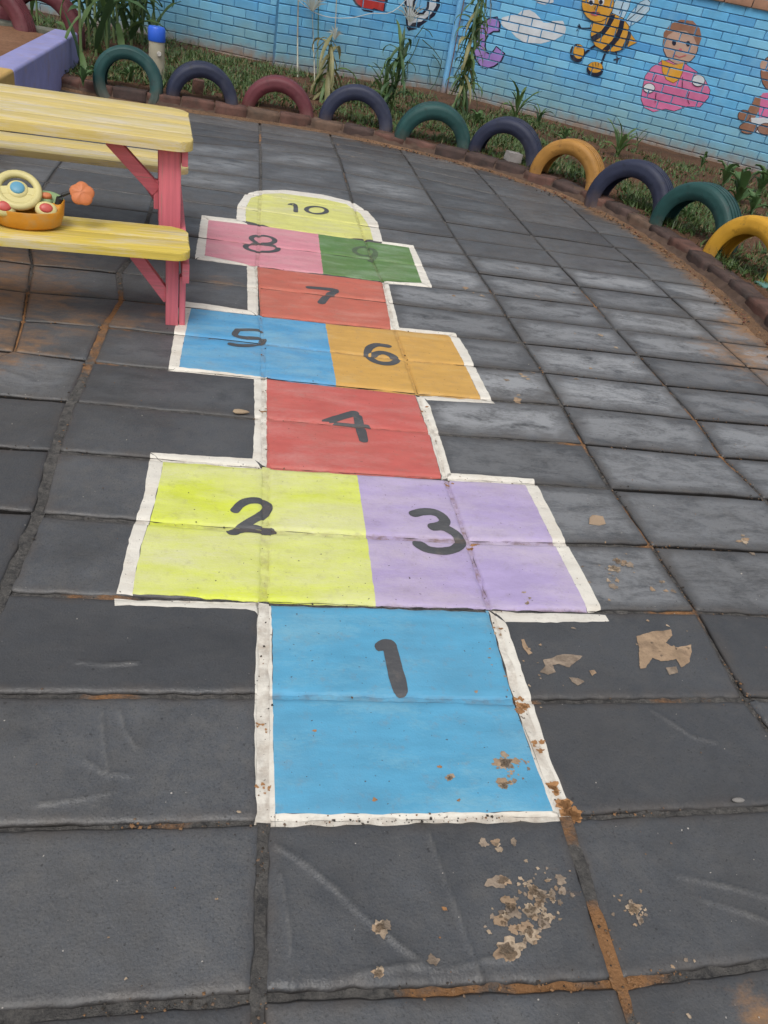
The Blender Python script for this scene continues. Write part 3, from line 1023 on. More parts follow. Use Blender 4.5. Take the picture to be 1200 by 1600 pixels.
zz = lambda L: [(780 + a / 2.857, 880 + b / 2.857) for a, b in L]
bare_polys = [px(zz([(610, 330), (640, 318), (700, 305), (765, 300), (770, 325), (742, 355), (765, 372), (800, 378), (855, 365), (858, 400), (848, 440), (815, 465), (790, 430), (755, 438), (720, 440), (682, 425), (655, 470), (632, 474), (622, 420), (624, 380)])),
              px(zz([(195, 435), (235, 425), (270, 410), (325, 408), (370, 415), (345, 440), (312, 467), (262, 450), (235, 455), (252, 490), (215, 502), (182, 488), (205, 462)])),
              px(zz([(400, 482), (425, 475), (436, 492), (415, 506)])), px(zz([(745, 470), (790, 462), (800, 490), (760, 500)])), px(zz([(95, 345), (108, 340), (130, 385), (150, 405), (130, 410), (105, 380)])),
              px(zz([(310, 510), (350, 515), (380, 530), (350, 545), (325, 530)]))]
rs = random.Random(3)
for (u, v, s, n, r) in [(800, 1425, 44, 16, 0.010), (845, 1400, 26, 14, 0.008), (815, 1430, 52, 45, 0.0035), (850, 1390, 40, 30, 0.003), (800, 1200, 24, 22, 0.0028), (990, 1420, 26, 18, 0.0028), (820, 1045, 60, 16, 0.003), (1040, 1010, 40, 14, 0.003), (960, 890, 40, 18, 0.003), (790, 1480, 18, 4, 0.013), (990, 1420, 14, 8, 0.006), (780, 1322, 20, 5, 0.006), (790, 1185, 14, 6, 0.010), (800, 1225, 14, 6, 0.008), (697, 1216, 7, 3, 0.009),
                        (960, 880, 16, 5, 0.012), (955, 905, 14, 4, 0.010), (1040, 905, 25, 5, 0.008), (1170, 845, 20, 5, 0.010), (820, 600, 25, 7, 0.012), (780, 985, 10, 2, 0.006), (595, 1450, 8, 3, 0.010), (680, 1503, 4, 1, 0.013), (590, 1525, 8, 3, 0.006),
                        (365, 1385, 200, 5, 0.002), (820, 935, 30, 4, 0.004), (930, 545, 40, 4, 0.012), (740, 455, 30, 4, 0.012), (1075, 1530, 50, 5, 0.004)]:
    for k in range(n):
        bare_polys.append(blob(u + rs.gauss(0, s * 0.6), v + rs.gauss(0, s * 0.5), r * rs.uniform(0.5, 1.25), rs.uniform(0.8, 1.6), rs.random() * 50))
for (u, v) in [(300, 560), (365, 645)]: pass
# these lie on slabs outside the court too: lay on every fine slab
PAVE_ALL = []
for so in [o for o in pavement.children]:
    me = so.data
    n = len(me.vertices)
    co = np.empty(n * 3, dtype=np.float32)
    me.vertices.foreach_get('co', co)
    co = co.reshape(-1, 3)
    if co[:, 1].min() > 3 or co[:, 0].min() > 2.2 or co[:, 0].max() < -0.4: continue
    for p in me.polygons:
        if len(p.vertices) == 3 and p.normal.z > 0.5:
            PAVE_ALL.append((co[list(p.vertices)].astype(float), (0.0, 0.0, 0.0)))
PAVE_TRIS = PAVE_ALL + [t for t in PAVE_TRIS if t[1][0] > 0.5]
stain_polys = []
for (u, v, s, n, r) in [(884, 1268, 9, 9, 0.010), (868, 1232, 5, 5, 0.008), (808, 1098, 8, 6, 0.008), (840, 1165, 5, 4, 0.005), (780, 985, 4, 3, 0.004), (700, 752, 4, 3, 0.005), (738, 852, 5, 5, 0.006), (660, 640, 4, 4, 0.005), (412, 640, 4, 5, 0.004), (411, 1130, 5, 6, 0.003), (411, 1230, 5, 6, 0.003), (640, 1282, 120, 6, 0.003)]:
    for k in range(n):
        stain_polys.append(blob(u + rs.gauss(0, s), v + rs.gauss(0, s), r * rs.uniform(0.5, 1.3), 1.2, rs.random() * 50))
PT = np.array([t[0] for t in PAVE_TRIS])
PT_MIN = PT[:, :, :2].min(axis=1)
PT_MAX = PT[:, :, :2].max(axis=1)
bare = lay_paint('peeled_patch', [(p, k % 3 if k > 5 else (0, 1)[k % 2]) for k, p in enumerate(bare_polys)] + [(p, 3) for p in stain_polys], [M_bare, M_bare2, M_bare3, M_stain], 0.0014, pavement, amp=0.0026, step=0.005)
bare['kind'] = 'stuff'

# curled flake of paint and a scrap of leaf lying on the yard
M_flake = simple('dry paint flake', (0.30, 0.22, 0.15), 0.8)
fc = at(930, 818)
V = [fc + Vector(p) for p in [(-0.022, -0.008, 0.004), (0.006, -0.012, 0.004), (0.026, -0.006, 0.006), (-0.015, 0.012, 0.010), (0.004, 0.016, 0.016), (0.02, 0.010, 0.018), (-0.004, 0.022, 0.012)]]
V2 = [v + Vector((0, 0, -0.0015)) for v in V]
F = [(0, 1, 4, 3), (1, 2, 5, 4), (3, 4, 6), (4, 5, 6)]
F += [tuple(k + 7 for k in f[::-1]) for f in F] + [(0, 7, 8, 1), (1, 8, 9, 2), (2, 9, 12, 5), (5, 12, 13, 6), (6, 13, 10, 3), (3, 10, 7, 0)]
tag(link('paint_flake', new_mesh('paint_flake', V + V2, F, [M_flake])), 'curled brown flake of peeled paint right of the lilac square', 'flake')
bm = bmesh.new()
bmesh.ops.create_icosphere(bm, subdivisions=2, radius=1)
lc = at(376, 646)
for v in bm.verts:
    v.co = Vector((v.co.x * 0.024 + 0.004 * nz(v.co.y * 2, 1), v.co.y * 0.010 * (1 - 0.5 * v.co.x), 0.006 + v.co.z * 0.006)) + lc
tag(bm_obj('dry_leaf', bm, simple('dry leaf', (0.36, 0.27, 0.18), 0.8)), 'small dry brown leaf scrap left of the coral red square 4', 'leaf')
bm = bmesh.new()
bmesh.ops.create_icosphere(bm, subdivisions=2, radius=1)
lc = at(1152, 1252)
for v in bm.verts:
    v.co = Vector((v.co.x * 0.013 + 0.002 * nz(v.co.y * 3, 1), v.co.y * 0.005, 0.004 + v.co.z * 0.004)) + lc
tag(bm_obj('stone_chip', bm, simple('stone chip', (0.2, 0.19, 0.18), 0.8)), 'small grey stone chip lying on the dark slab at the right', 'stone')

# ------------------------------------------------------------------ brick kerb
M_kbrick = [simple('weathered kerb brick ' + w, c, 0.85, 0.3, 9, 0.8, 60, d, 0.55, 'World') for w, c, d in
            [('dark', (0.075, 0.048, 0.042), (0.035, 0.03, 0.028)), ('red', (0.125, 0.062, 0.048), (0.05, 0.04, 0.034)), ('brown', (0.14, 0.088, 0.062), (0.055, 0.045, 0.036)), ('pale', (0.27, 0.21, 0.165), (0.09, 0.07, 0.055))]]
M_mortar = simple('crumbling kerb mortar', (0.10, 0.066, 0.050), 0.95, 0.35, 14, 1.0, 50, (0.09, 0.055, 0.038), 0.6, 'World')
KERB_H, KERB_D = 0.082, 0.115
kerb = link('kerb', None)
tag(kerb, 'curved edging of old bricks between slabs and garden bed', kind='structure')


def rough_box(L, W, H, seed, amp=0.005, nx=6, ny=3, nzz=3, bev=0.003):
    bm = bmesh.new()
    bmesh.ops.create_cube(bm, size=1.0)
    bmesh.ops.subdivide_edges(bm, edges=bm.edges[:], cuts=3, use_grid_fill=True)
    for v in bm.verts:
        c = Vector((v.co.x * L, v.co.y * W, v.co.z * H))
        # round the arrises
        ax, ay, az = L / 2 - abs(c.x), W / 2 - abs(c.y), H / 2 - abs(c.z)
        near = sorted([ax, ay, az])
        if near[1] < 1e-4:
            c *= 1 - bev / max(L, 0.1)
            c.z -= bev * 0.35 * (1 if c.z > 0 else 0)
            c.y *= 1 - bev * 2.5
        n = Vector((nz(c.x * 22, c.y * 22, c.z * 22 + seed), nz(c.x * 22 + 7, c.y * 22, c.z * 22 + seed), nz(c.x * 22, c.y * 22 + 9, c.z * 22 + seed)))
        v.co = c + n * amp
    return bm


kerb_variants = []
for k in range(6):
    b_ = rough_box(0.219, KERB_D, KERB_H, k * 13.7, 0.0045)
    me = bpy.data.meshes.new('brick')
    b_.to_mesh(me)
    b_.free()
    me.polygons.foreach_set('use_smooth', [True] * len(me.polygons))
    kerb_variants.append(me)
nb = int(KLEN / 0.222)
rk = random.Random(11)
for k in range(nb):
    t = (k + 0.5) / nb * (len(KC) - 1)
    i0 = int(t)
    p = KC[i0].lerp(KC[min(i0 + 1, len(KC) - 1)], t - i0)
    n = KN[i0]
    d = Vector((n.y, -n.x, 0))
    me = rk.choice(kerb_variants)
    far = p.x < 1.2
    wgt = [2.5, 4, 2.5, 0.25] if far else [6, 2, 1, 0.15]
    mi = rk.choices(range(4), wgt)[0]
    me2 = me.copy()
    me2.materials.append(M_kbrick[mi])
    o = link('brick', me2, kerb, p + n * (KERB_D / 2 + rk.uniform(0.0, 0.012)) + Vector((0, 0, KERB_H / 2 - 0.004 + rk.uniform(-0.008, 0.004))))
    o.rotation_euler = (rk.gauss(0, 0.05), rk.gauss(0, 0.025), math.atan2(d.y, d.x) + rk.gauss(0, 0.022))
# mortar bed under and between the bricks
MV, MF = [], []
for k in range(len(KC)):
    t = k / (len(KC) - 1)
    w = 0.002 + 0.008 * max(0, min(1, (t - 0.35) * 4)) * (1 + nz(k * 0.23, 5)) + 0.010 * nz(k * 0.7, 3)
    hgt = 0.005 + 0.014 * max(0, min(1, (t - 0.35) * 4)) + 0.012 * nz(k * 0.4, 1)
    prof = [(-w - 0.012, -0.012), (-w, hgt * 0.6), (-w * 0.3, hgt), (0.016, KERB_H * 0.62 + 0.006 * nz(k * 0.5, 8)), (KERB_D * 0.5, KERB_H * 0.88), (KERB_D + 0.01, KERB_H * 0.7), (KERB_D + 0.02, -0.03)]
    for (a, z) in prof:
        q = KC[k] + KN[k] * (a + 0.004 * nz(k * 0.9, a * 90))
        MV.append((q.x, q.y, z + 0.008 * nz(k * 1.7, a * 70, 4)))
NPF = 7
for k in range(len(KC) - 1):
    for m in range(NPF - 1):
        MF.append((k * NPF + m, k * NPF + m + 1, (k + 1) * NPF + m + 1, (k + 1) * NPF + m))
link('mortar', new_mesh('mortar', MV, MF, [M_mortar]), kerb)
# sand washed against the foot of the kerb
DV, DF = [], []
for k in range(0, len(KC)):
    t = k / (len(KC) - 1)
    right = max(0.0, min(1.0, (t - 0.42) * 5))
    w = (0.03 + 0.02 * nz(k * 0.21, 2)) * (1 - right) + right * (0.05 + 0.04 * nz(k * 0.13, 6) + 0.012 * nz(k * 0.9, 6) + max(0, (t - 0.62)) * 0.15)
    for m, (f, z) in enumerate([(0.02, 0.018), (-0.25 * w, 0.012), (-0.65 * w, 0.0055), (-w, -0.0012)]):
        q = KC[k] + KN[k] * f
        DV.append((q.x, q.y, z + (0.003 * nz(k * 0.6, m * 2.3, 1) if m < 3 else 0.0015 * nz(k * 0.8, 2))))
for k in range(len(KC) - 1):
    for m in range(3):
        DF.append((k * 4 + m, k * 4 + m + 1, (k + 1) * 4 + m + 1, (k + 1) * 4 + m))
tag(link('sand_drift', new_mesh('sand_drift', DV, DF, [M_drift], smooth=True)), 'orange sand washed along the foot of the kerb', kind='structure')

# ------------------------------------------------------------------ garden bed
WALL_A0, WALL_A1 = Vector((-4.2, 9.86, 0)), Vector((0.14, 8.64, 0))
WALL_B0, WALL_B1 = Vector((0.147, 8.352, 0)), Vector((1.985, 8.750, 0))
WALL_R0 = Vector((1.985, 8.690, 0))
RD = Vector((0.849, -0.528, 0)).normalized()
WALL_R1 = WALL_R0 + RD * 5.6
bed_outer_pts = [Vector((-4.2, 10.0, 0)), Vector((-2.2, 9.5, 0)), Vector((0.13, 8.75, 0)), Vector((0.3, 8.55, 0)), Vector((1.95, 8.9, 0)), Vector((2.3, 8.7, 0)), WALL_R0 + RD * 2 + Vector((0.05, 0.08, 0)), WALL_R1 + Vector((0.05, 0.08, 0))]


def poly_at(P, f):
    L = [0.0]
    for i in range(1, len(P)): L.append(L[-1] + (P[i] - P[i - 1]).length)
    s = f * L[-1]
    for i in range(len(P) - 1):
        if s <= L[i + 1] + 1e-9:
            return P[i].lerp(P[i + 1], (s - L[i]) / max(1e-9, L[i + 1] - L[i]))
    return P[-1]


def bed_xy(t, s):
    i = int(t * (len(KC) - 1))
    i = min(i, len(KC) - 2)
    f = t * (len(KC) - 1) - i
    a = (KC[i] + KN[i] * 0.10).lerp(KC[i + 1] + KN[i + 1] * 0.10, f)
    b = poly_at(bed_outer_pts, t)
    return a.lerp(b, s)


def bed_z(x, y, s):
    return 0.058 + 0.012 * (1 - s) - 0.035 * max(0, s - 0.6) / 0.4 + 0.02 * nz(x * 1.7, y * 1.7) + 0.010 * nz(x * 6, y * 6, 2) - (0.02 if s < 0.02 else 0)


NT, NS = 170, 46
BV, BF = [], []
for a in range(NT + 1):
    for b in range(NS + 1):
        p = bed_xy(a / NT, b / NS)
        BV.append((p.x, p.y, bed_z(p.x, p.y, b / NS)))
for a in range(NT):
    for b in range(NS):
        k = a * (NS + 1) + b
        BF.append((k, k + 1, k + NS + 2, k + NS + 1))
tag(link('garden_bed', new_mesh('garden_bed', BV, BF, [M_soil], smooth=True)), 'strip of red brown garden soil between kerb and wall', kind='structure')

# ------------------------------------------------------------------ painted brick walls
W_blue = wall_paint('bright blue masonry paint', (0.125, 0.415, 0.69))
W_mortar = wall_paint('blue grey recessed mortar', (0.085, 0.25, 0.43), vary=False)
W_cop = simple('brown plaster coping', (0.36, 0.20, 0.13), 0.8, 0.2, 7, 0.5, 60, (0.2, 0.12, 0.08), 0.4, 'World')
W_strip = wall_paint('pale blue strip paint', (0.17, 0.43, 0.70), vary=False)


def brick_mesh(L, H, D, seed):
    bm = bmesh.new()
    box(bm, (0, 0, 0), (L, D, H))
    bmesh.ops.bevel(bm, geom=bm.edges[:], offset=0.004, segments=1, affect='EDGES')
    for v in bm.verts:
        v.co += Vector((nz(v.co.x * 9, v.co.z * 9, seed), 0.4 * nz(v.co.x * 9, v.co.z * 9, seed + 3), nz(v.co.x * 9 + 5, v.co.z * 9, seed))) * 0.0028
    me = bpy.data.meshes.new('brick')
    bm.to_mesh(me)
    bm.free()
    me.materials.append(W_blue)
    return me


class Wall:
    def __init__(self, label, p0, p1, pitch, z0, top, rnd, keep=None, blen=0.237, shift=0.0):
        self.p0, self.p1 = p0, p1
        self.d = (p1 - p0).normalized()
        self.n = Vector((self.d.y, -self.d.x, 0))          # towards the yard
        self.L = (p1 - p0).length
        self.root = thing('brick_wall', label, 'wall', p0, math.atan2(self.d.y, self.d.x), 'blue painted brick wall panels')
        self.bricks = []
        D = 0.106
        H = pitch - 0.0075
        var = [brick_mesh(blen - 0.005, H, D, k * 5.3) for k in range(6)]
        half = [brick_mesh(blen / 2 - 0.005, H, D, k * 7.1 + 40) for k in range(3)]
        rows = int((top - z0) / pitch)
        cells = []
        for r in range(rows):
            z = z0 + (r + 0.5) * pitch
            x = -(blen / 2 if (r % 2) else 0.0) + shift
            while x < self.L - 0.01:
                a, b = max(0.0, x), min(self.L, x + blen)
                if b - a > 0.04: cells.append((a, b, z))
                x += blen
        cells.sort(key=lambda c: (0 if keep is None or (c[0] + c[1]) / 2 < keep else 1, c[2]))
        extra = bmesh.new()
        for k, (a, b, z) in enumerate(cells):
            full = (b - a) > blen * 0.8
            me = rnd.choice(var if full else half)
            dy = rnd.uniform(-0.002, 0.0025)
            sx = ((b - a) - 0.005) / ((blen if full else blen / 2) - 0.005)
            if k < 298 and not (keep is not None and (a + b) / 2 > keep):
                o = link('brick', me, self.root, ((a + b) / 2, D / 2 - dy, z))
                o.scale = (sx, 1, 1)
                o.rotation_euler = (0, rnd.gauss(0, 0.006), 0)
                o['tone'] = min(1.0, max(0.0, rnd.gauss(0.5, 0.24)))
            else:
                box(extra, ((a + b) / 2, D / 2 - dy, z), ((b - a) - 0.005, D, H))
            self.bricks.append((a + 0.0055, b - 0.0055, z - H / 2 + 0.0022, z + H / 2 - 0.0022, dy))
        if len(extra.verts):
            o = bm_obj('brick_field', extra, W_blue, self.root, False)
            o['kind'] = 'stuff'
            o['tone'] = 0.5
        else:
            extra.free()
        bm = bmesh.new()
        box(bm, (self.L / 2, 0.0095 + 0.045, (top - 0.05 + z0) / 2 - 0.05), (self.L, 0.09, top - z0 + 0.05))
        bm_obj('mortar', bm, W_mortar, self.root, False)
        self.top = z0 + rows * pitch

    def local(self, u, v):
        """pixel -> (s, z) on the wall face"""
        p = atplane(u, v, (self.n.x, self.n.y, 0), self.n.dot(self.p0))
        return ((p - self.p0).dot(self.d), p.z)

    def paint(self, name, shapes, label=None):
        """shapes: list of (list of (u, v) pixels, material); later shapes lie on earlier ones"""
        mats = []
        V, F, FM = [], [], []
        for li, (pts, m) in enumerate(shapes):
            if m not in mats: mats.append(m)
            P = [Vector((*self.local(u, v), 0)) for u, v in pts]
            off = 0.0012 + 0.00045 * li
            for t3 in geometry.tessellate_polygon([P]):
                T = [(P[k].x, P[k].y) for k in t3]
                mn = (min(t[0] for t in T), min(t[1] for t in T))
                mx = (max(t[0] for t in T), max(t[1] for t in T))
                for (a, b, z0, z1, dy) in self.bricks:
                    if a > mx[0] or b < mn[0] or z0 > mx[1] or z1 < mn[1]: continue
                    poly = T
                    for ax, lim, sg in ((0, a, 1), (0, b, -1), (1, z0, 1), (1, z1, -1)):
                        out = []
                        for k in range(len(poly)):
                            p, q = poly[k - 1], poly[k]
                            sp, sq = (p[ax] - lim) * sg, (q[ax] - lim) * sg
                            if (sp >= 0) != (sq >= 0):
                                f = sp / (sp - sq)
                                out.append((p[0] + (q[0] - p[0]) * f, p[1] + (q[1] - p[1]) * f))
                            if sq >= 0: out.append(q)
                        poly = out
                        if len(poly) < 3: break
                    if len(poly) < 3: continue
                    A = sum(poly[k - 1][0] * poly[k][1] - poly[k - 1][1] * poly[k][0] for k in range(len(poly)))
                    if abs(A) < 1e-8: continue
                    if A < 0: poly = poly[::-1]
                    i0 = len(V)
                    for (s, z) in poly: V.append((s, -dy - off - 0.0008, z))
                    F.append(tuple(range(i0, i0 + len(poly))))
                    FM.append(mats.index(m))
        o = link(name, new_mesh(name, V, F, mats, face_mats=FM), self.root)
        if label: o['label'] = label
        return o


rw = random.Random(5)
wall_a = Wall('blue brick wall panel behind the tall maize clump and the capped post', WALL_A0, WALL_A1, 0.081, -0.05, 1.30, rw, shift=0.05)
wall_b = Wall('blue brick wall panel with the red and white painted letters', WALL_B0, WALL_B1, 0.081, -0.085, 1.30, rw)
wall_r = Wall('long blue brick wall panel with the painted bee and cloud', WALL_R0, WALL_R1, 0.0717, -0.086, 1.30, rw, keep=3.75, shift=0.03)
# end return of the middle panel, pale strip in the corner, coping
bm = bmesh.new()
tube(bm, [WALL_B1 + Vector((-0.035, -0.055, -0.05)), WALL_B1 + Vector((-0.035, -0.055, 0.6)), WALL_B1 + Vector((-0.035, -0.055, 1.30))], 0.030, 12)
tag(bm_obj('drain_pipe', bm, W_strip), 'pale blue painted pipe standing in the corner of the brick wall', 'pipe')
for w in (wall_a, wall_b, wall_r):
    n = int(w.L / 0.235)
    for k in range(n):
        bm = bmesh.new()
        box(bm, ((k + 0.5) * w.L / n, 0.05, w.top + 0.036), (w.L / n - 0.008, 0.15, 0.07))
        o = bm_obj('coping_brick', bm, W_cop, w.root, True, 0.006)


# mural
def mur(name, col):
    return wall_paint('mural ' + name, col, vary=False)


U_dark = mur('navy', (0.012, 0.015, 0.035))
U_orange = mur('amber', (0.62, 0.31, 0.035))
U_white = mur('white', (0.60, 0.64, 0.68))
U_wing = mur('pale grey wing', (0.40, 0.56, 0.68))
U_purple = mur('lilac', (0.33, 0.20, 0.53))
U_red = mur('red', (0.42, 0.035, 0.03))
U_pink = mur('pink', (0.60, 0.155, 0.32))
U_skin = mur('skin tone', (0.46, 0.30, 0.23))
U_brown = mur('brown', (0.27, 0.13, 0.08))
U_lip = mur('lip', (0.50, 0.10, 0.12))


def z3(pts, ox=880, oy=0, k=3.75):
    return [(ox + a / k, oy + b / k) for a, b in pts]


def el(cu, cv, ru, rv, tilt=0.0, n=20, a0=0, a1=2 * PI):
    out = []
    for i in range(n):
        a = a0 + (a1 - a0) * i / (n if a1 - a0 > 6.2 else n - 1)
        x, y = ru * math.cos(a), rv * math.sin(a)
        out.append((cu + x * math.cos(tilt) - y * math.sin(tilt), cv + x * math.sin(tilt) + y * math.cos(tilt)))
    return out


def grow(pts, k):
    cx = sum(p[0] for p in pts) / len(pts)
    cy = sum(p[1] for p in pts) / len(pts)
    out = []
    for x, y in pts:
        d = math.hypot(x - cx, y - cy)
        out.append((x + (x - cx) / d * k, y + (y - cy) / d * k))
    return out


def line2(pts, w):
    out = []
    n = len(pts)
    L, R = [], []
    for i in range(n):
        a, b = pts[max(i - 1, 0)], pts[min(i + 1, n - 1)]
        dx, dy = b[0] - a[0], b[1] - a[1]
        l = math.hypot(dx, dy)
        L.append((pts[i][0] - dy / l * w / 2, pts[i][1] + dx / l * w / 2))
        R.append((pts[i][0] + dy / l * w / 2, pts[i][1] - dx / l * w / 2))
    return L + R[::-1]


wing1 = z3([(285, 75), (300, 20), (330, -40), (380, -60), (400, -20), (385, 40), (355, 105)])
wing2 = z3([(362, 130), (400, 70), (450, 15), (490, -5), (510, 15), (503, 60), (450, 115), (390, 155)])
head = z3(el(205, 15, 92, 112, 0.1))
body = z3([(163, 150), (190, 110), (240, 92), (300, 84), (350, 108), (383, 150), (397, 200), (385, 245), (350, 290), (300, 302), (240, 297), (190, 268), (166, 215)])
tail = z3([(395, 195), (432, 248), (378, 275)])
bee = [(grow(wing1, 1.0), U_dark), (wing1, U_wing), (grow(wing2, 1.0), U_dark), (wing2, U_wing), (line2(z3([(372, 125), (430, 75), (480, 25)]), 1.2), U_dark), (line2(z3([(330, 80), (350, 20), (370, -30)]), 1.2), U_dark),
       (line2(z3([(420, 120), (455, 80), (495, 40)]), 1.0), U_white),
       (grow(tail, 0.8), U_dark), (tail, U_orange), (line2(z3([(165, 165), (105, 165), (78, 178)]), 1.8), U_dark), (line2(z3([(105, 165), (85, 150)]), 2.2), U_dark), (line2(z3([(105, 165), (92, 140)]), 1.6), U_dark),
       (line2(z3([(300, 285), (312, 310), (318, 345)]), 1.8), U_dark), (line2(z3([(296, 350), (318, 345), (342, 340)]), 2.2), U_dark), (line2(z3([(318, 345), (316, 368)]), 2.2), U_dark),
       (line2(z3([(190, 265), (160, 285), (128, 312)]), 3.4), U_dark), (line2(z3([(258, 290), (240, 330), (224, 378)]), 3.4), U_dark),
       (z3(el(85, 310, 45, 54)), U_dark), (z3(el(92, 302, 31, 42)), U_orange), (z3(el(188, 406, 50, 45)), U_dark), (z3(el(190, 394, 42, 32)), U_orange),
       (line2(z3([(80, 262), (84, 285)]), 0.9), U_dark), (line2(z3([(92, 258), (94, 283)]), 0.9), U_dark), (line2(z3([(175, 370), (177, 390)]), 0.9), U_dark), (line2(z3([(192, 364), (193, 388)]), 0.9), U_dark), (line2(z3([(208, 368), (206, 390)]), 0.9), U_dark),
       (grow(body, 0.9), U_dark), (body, U_orange),
       (z3([(278, 88), (306, 86), (300, 112), (272, 165), (235, 212), (172, 250), (165, 214), (225, 180), (258, 135)]), U_dark),
       (z3([(338, 106), (362, 120), (352, 175), (330, 230), (292, 275), (262, 298), (228, 292), (285, 240), (318, 185)]), U_dark),
       (z3([(386, 160), (399, 205), (384, 248), (352, 290), (338, 292), (362, 245), (378, 205)]), U_dark),
       (grow(head, 0.9), U_dark), (head, U_orange),
       (z3(el(168, 8, 17, 26)), U_white), (z3(el(226, 6, 17, 26)), U_white), (z3(el(165, 15, 11, 14)), U_dark), (z3(el(223, 13, 11, 14)), U_dark),
       (line2(z3([(192, 38), (186, 52), (196, 58)]), 1.0), U_dark), (z3(el(188, 80, 26, 13, 0.1)), U_lip), (line2(z3([(160, 74), (188, 72), (218, 76)]), 1.0), U_dark)]
wall_r.paint('bee_painting', bee, 'striped amber and black bee painted on the blue bricks')
zc = lambda L: [(680 + a / 5.4545, b / 5.4545) for a, b in L]
cloud = zc([(562, 200), (570, 150), (640, 130), (700, 125), (740, 90), (800, 82), (850, 110), (890, 150), (920, 192), (970, 195), (1005, 178), (1090, 178), (1115, 240), (1105, 290), (1020, 340), (900, 372), (760, 362), (690, 318), (640, 262), (580, 228)])
cloud2 = zc([(830, -60), (1000, -50), (1010, 20), (930, 40), (860, 20)])
wall_r.paint('cloud_painting', [(cloud, U_white), (cloud2, U_white)], 'white cloud painted on the blue bricks')
cl = zc([(530, 150), (545, 205), (540, 262), (495, 262), (450, 290), (425, 330), (420, 400), (440, 455), (470, 465), (500, 440), (522, 402), (585, 455), (555, 520), (500, 560), (440, 578), (390, 560), (350, 500), (338, 440), (340, 340), (360, 265), (400, 205), (460, 165)])
clo = zc([(532, 138), (560, 205), (553, 275), (500, 275), (460, 302), (437, 340), (432, 400), (445, 443), (468, 452), (492, 430), (520, 388), (600, 455), (565, 530), (505, 572), (440, 590), (382, 572), (340, 508), (326, 440), (328, 335), (350, 258), (392, 195), (455, 152)])
wall_r.paint('letter_painting', [(clo, U_dark), (cl, U_purple), (line2(zc([(338, 345), (420, 352)]), 1.0), U_dark)], 'lilac letter C painted beside the maize')
# plain painted toddler stand-in: pink romper, yellow bib
romper = z3([(575, 360), (520, 395), (482, 445), (467, 510), (457, 580), (476, 630), (530, 655), (600, 637), (650, 650), (730, 622), (800, 627), (850, 572), (860, 530), (832, 470), (780, 420), (705, 368), (640, 350)])
bib = z3([(578, 350), (582, 420), (605, 465), (645, 485), (680, 465), (700, 420), (712, 370), (650, 380)])
hair = z3([(585, 260), (590, 190), (630, 140), (690, 115), (760, 122), (800, 165), (812, 220), (790, 280), (765, 215), (720, 180), (660, 178), (615, 205)])
tod = [(grow(romper, 0.9), U_dark), (romper, U_pink), (z3(el(688, 262, 106, 118)), U_dark), (z3(el(688, 262, 102, 114)), U_skin), (hair, U_brown),
       (grow(bib, 0.7), U_dark), (bib, U_orange), (z3(el(650, 250, 12, 17)), U_dark), (z3(el(732, 256, 12, 17)), U_dark), (z3(el(688, 290, 9, 7)), U_lip), (line2(z3([(645, 318), (680, 336), (722, 322)]), 1.4), U_lip),
       (z3(el(504, 516, 36, 30)), U_dark), (z3(el(504, 516, 32, 26)), U_white), (z3(el(792, 472, 40, 36)), U_dark), (z3(el(792, 472, 36, 32)), U_white),
       (line2(z3([(548, 440), (530, 480)]), 1.0), U_dark), (line2(z3([(545, 545), (540, 600)]), 1.0), U_dark), (line2(z3([(740, 540), (728, 580), (740, 610)]), 1.0), U_dark), (line2(z3([(700, 450), (698, 520)]), 1.0), U_dark)]
wall_r.paint('toddler_painting', tod, 'seated toddler in pink romper and yellow bib painted on the bricks')
bear = [(z3(el(1230, 430, 75, 110)), U_dark), (z3(el(1230, 430, 71, 106)), U_brown), (z3(el(1178, 385, 24, 36)), U_skin),
        (z3([(1140, 590), (1170, 545), (1240, 540), (1330, 560), (1330, 700), (1240, 720), (1150, 700)]), U_pink), (z3([(1085, 640), (1120, 570), (1160, 560), (1150, 640), (1110, 720), (1070, 700)]), U_brown),
        (z3(el(1060, 680, 38, 38)), U_dark), (z3(el(1060, 680, 34, 34)), U_brown), (z3([(1100, 690), (1200, 690), (1330, 700), (1300, 780), (1180, 800), (1110, 760)]), U_white), (z3(el(1085, 750, 56, 36)), U_dark), (z3(el(1085, 750, 52, 32)), U_brown), (z3(el(1190, 755, 52, 36)), U_dark), (z3(el(1190, 755, 48, 32)), U_brown)]
wall_r.paint('bear_painting', bear, 'seated brown toy bear painted at the right end')
zb = lambda L: [(460 + a / 4.615, b / 4.615) for a, b in L]
let_a_o = zb([(395, -40), (470, -330), (560, -330), (680, -20), (650, 95), (575, 70), (560, 90), (500, 80), (440, 30)])
let_a = zb([(415, -40), (485, -310), (545, -310), (655, -20), (640, 82), (572, 58), (555, 72), (500, 66), (450, 22)])
a_hole = zb([(495, -120), (515, -200), (550, -120)])
wall_b.paint('letter_painting', [(let_a_o, U_dark), (let_a, U_red), (a_hole, U_dark)], 'red letter A painted high on the wall')
b_o = zb([(770, -330), (960, -320), (1010, -230), (985, -140), (1045, -40), (1050, 40), (1010, 115), (920, 180), (880, 210), (822, 222), (808, 195), (795, 60)])
b_i = zb([(785, -310), (950, -300), (990, -225), (960, -140), (1020, -40), (1022, 40), (985, 100), (915, 155), (850, 165), (820, 200), (812, 60)])
b_h1 = zb([(850, 20), (880, -50), (940, -60), (975, -10), (968, 60), (930, 105), (880, 108), (850, 75)])
b_h1i = zb([(868, 20), (890, -30), (932, -40), (958, -5), (950, 55), (922, 90), (888, 90), (870, 65)])
b_h2 = zb([(840, -240), (930, -235), (925, -170), (845, -165)])
wall_b.paint('letter_painting', [(b_o, U_dark), (b_i, U_white), (b_h1, U_dark), (b_h1i, W_strip), (b_h2, U_dark)], 'white letter B painted with a dark outline')

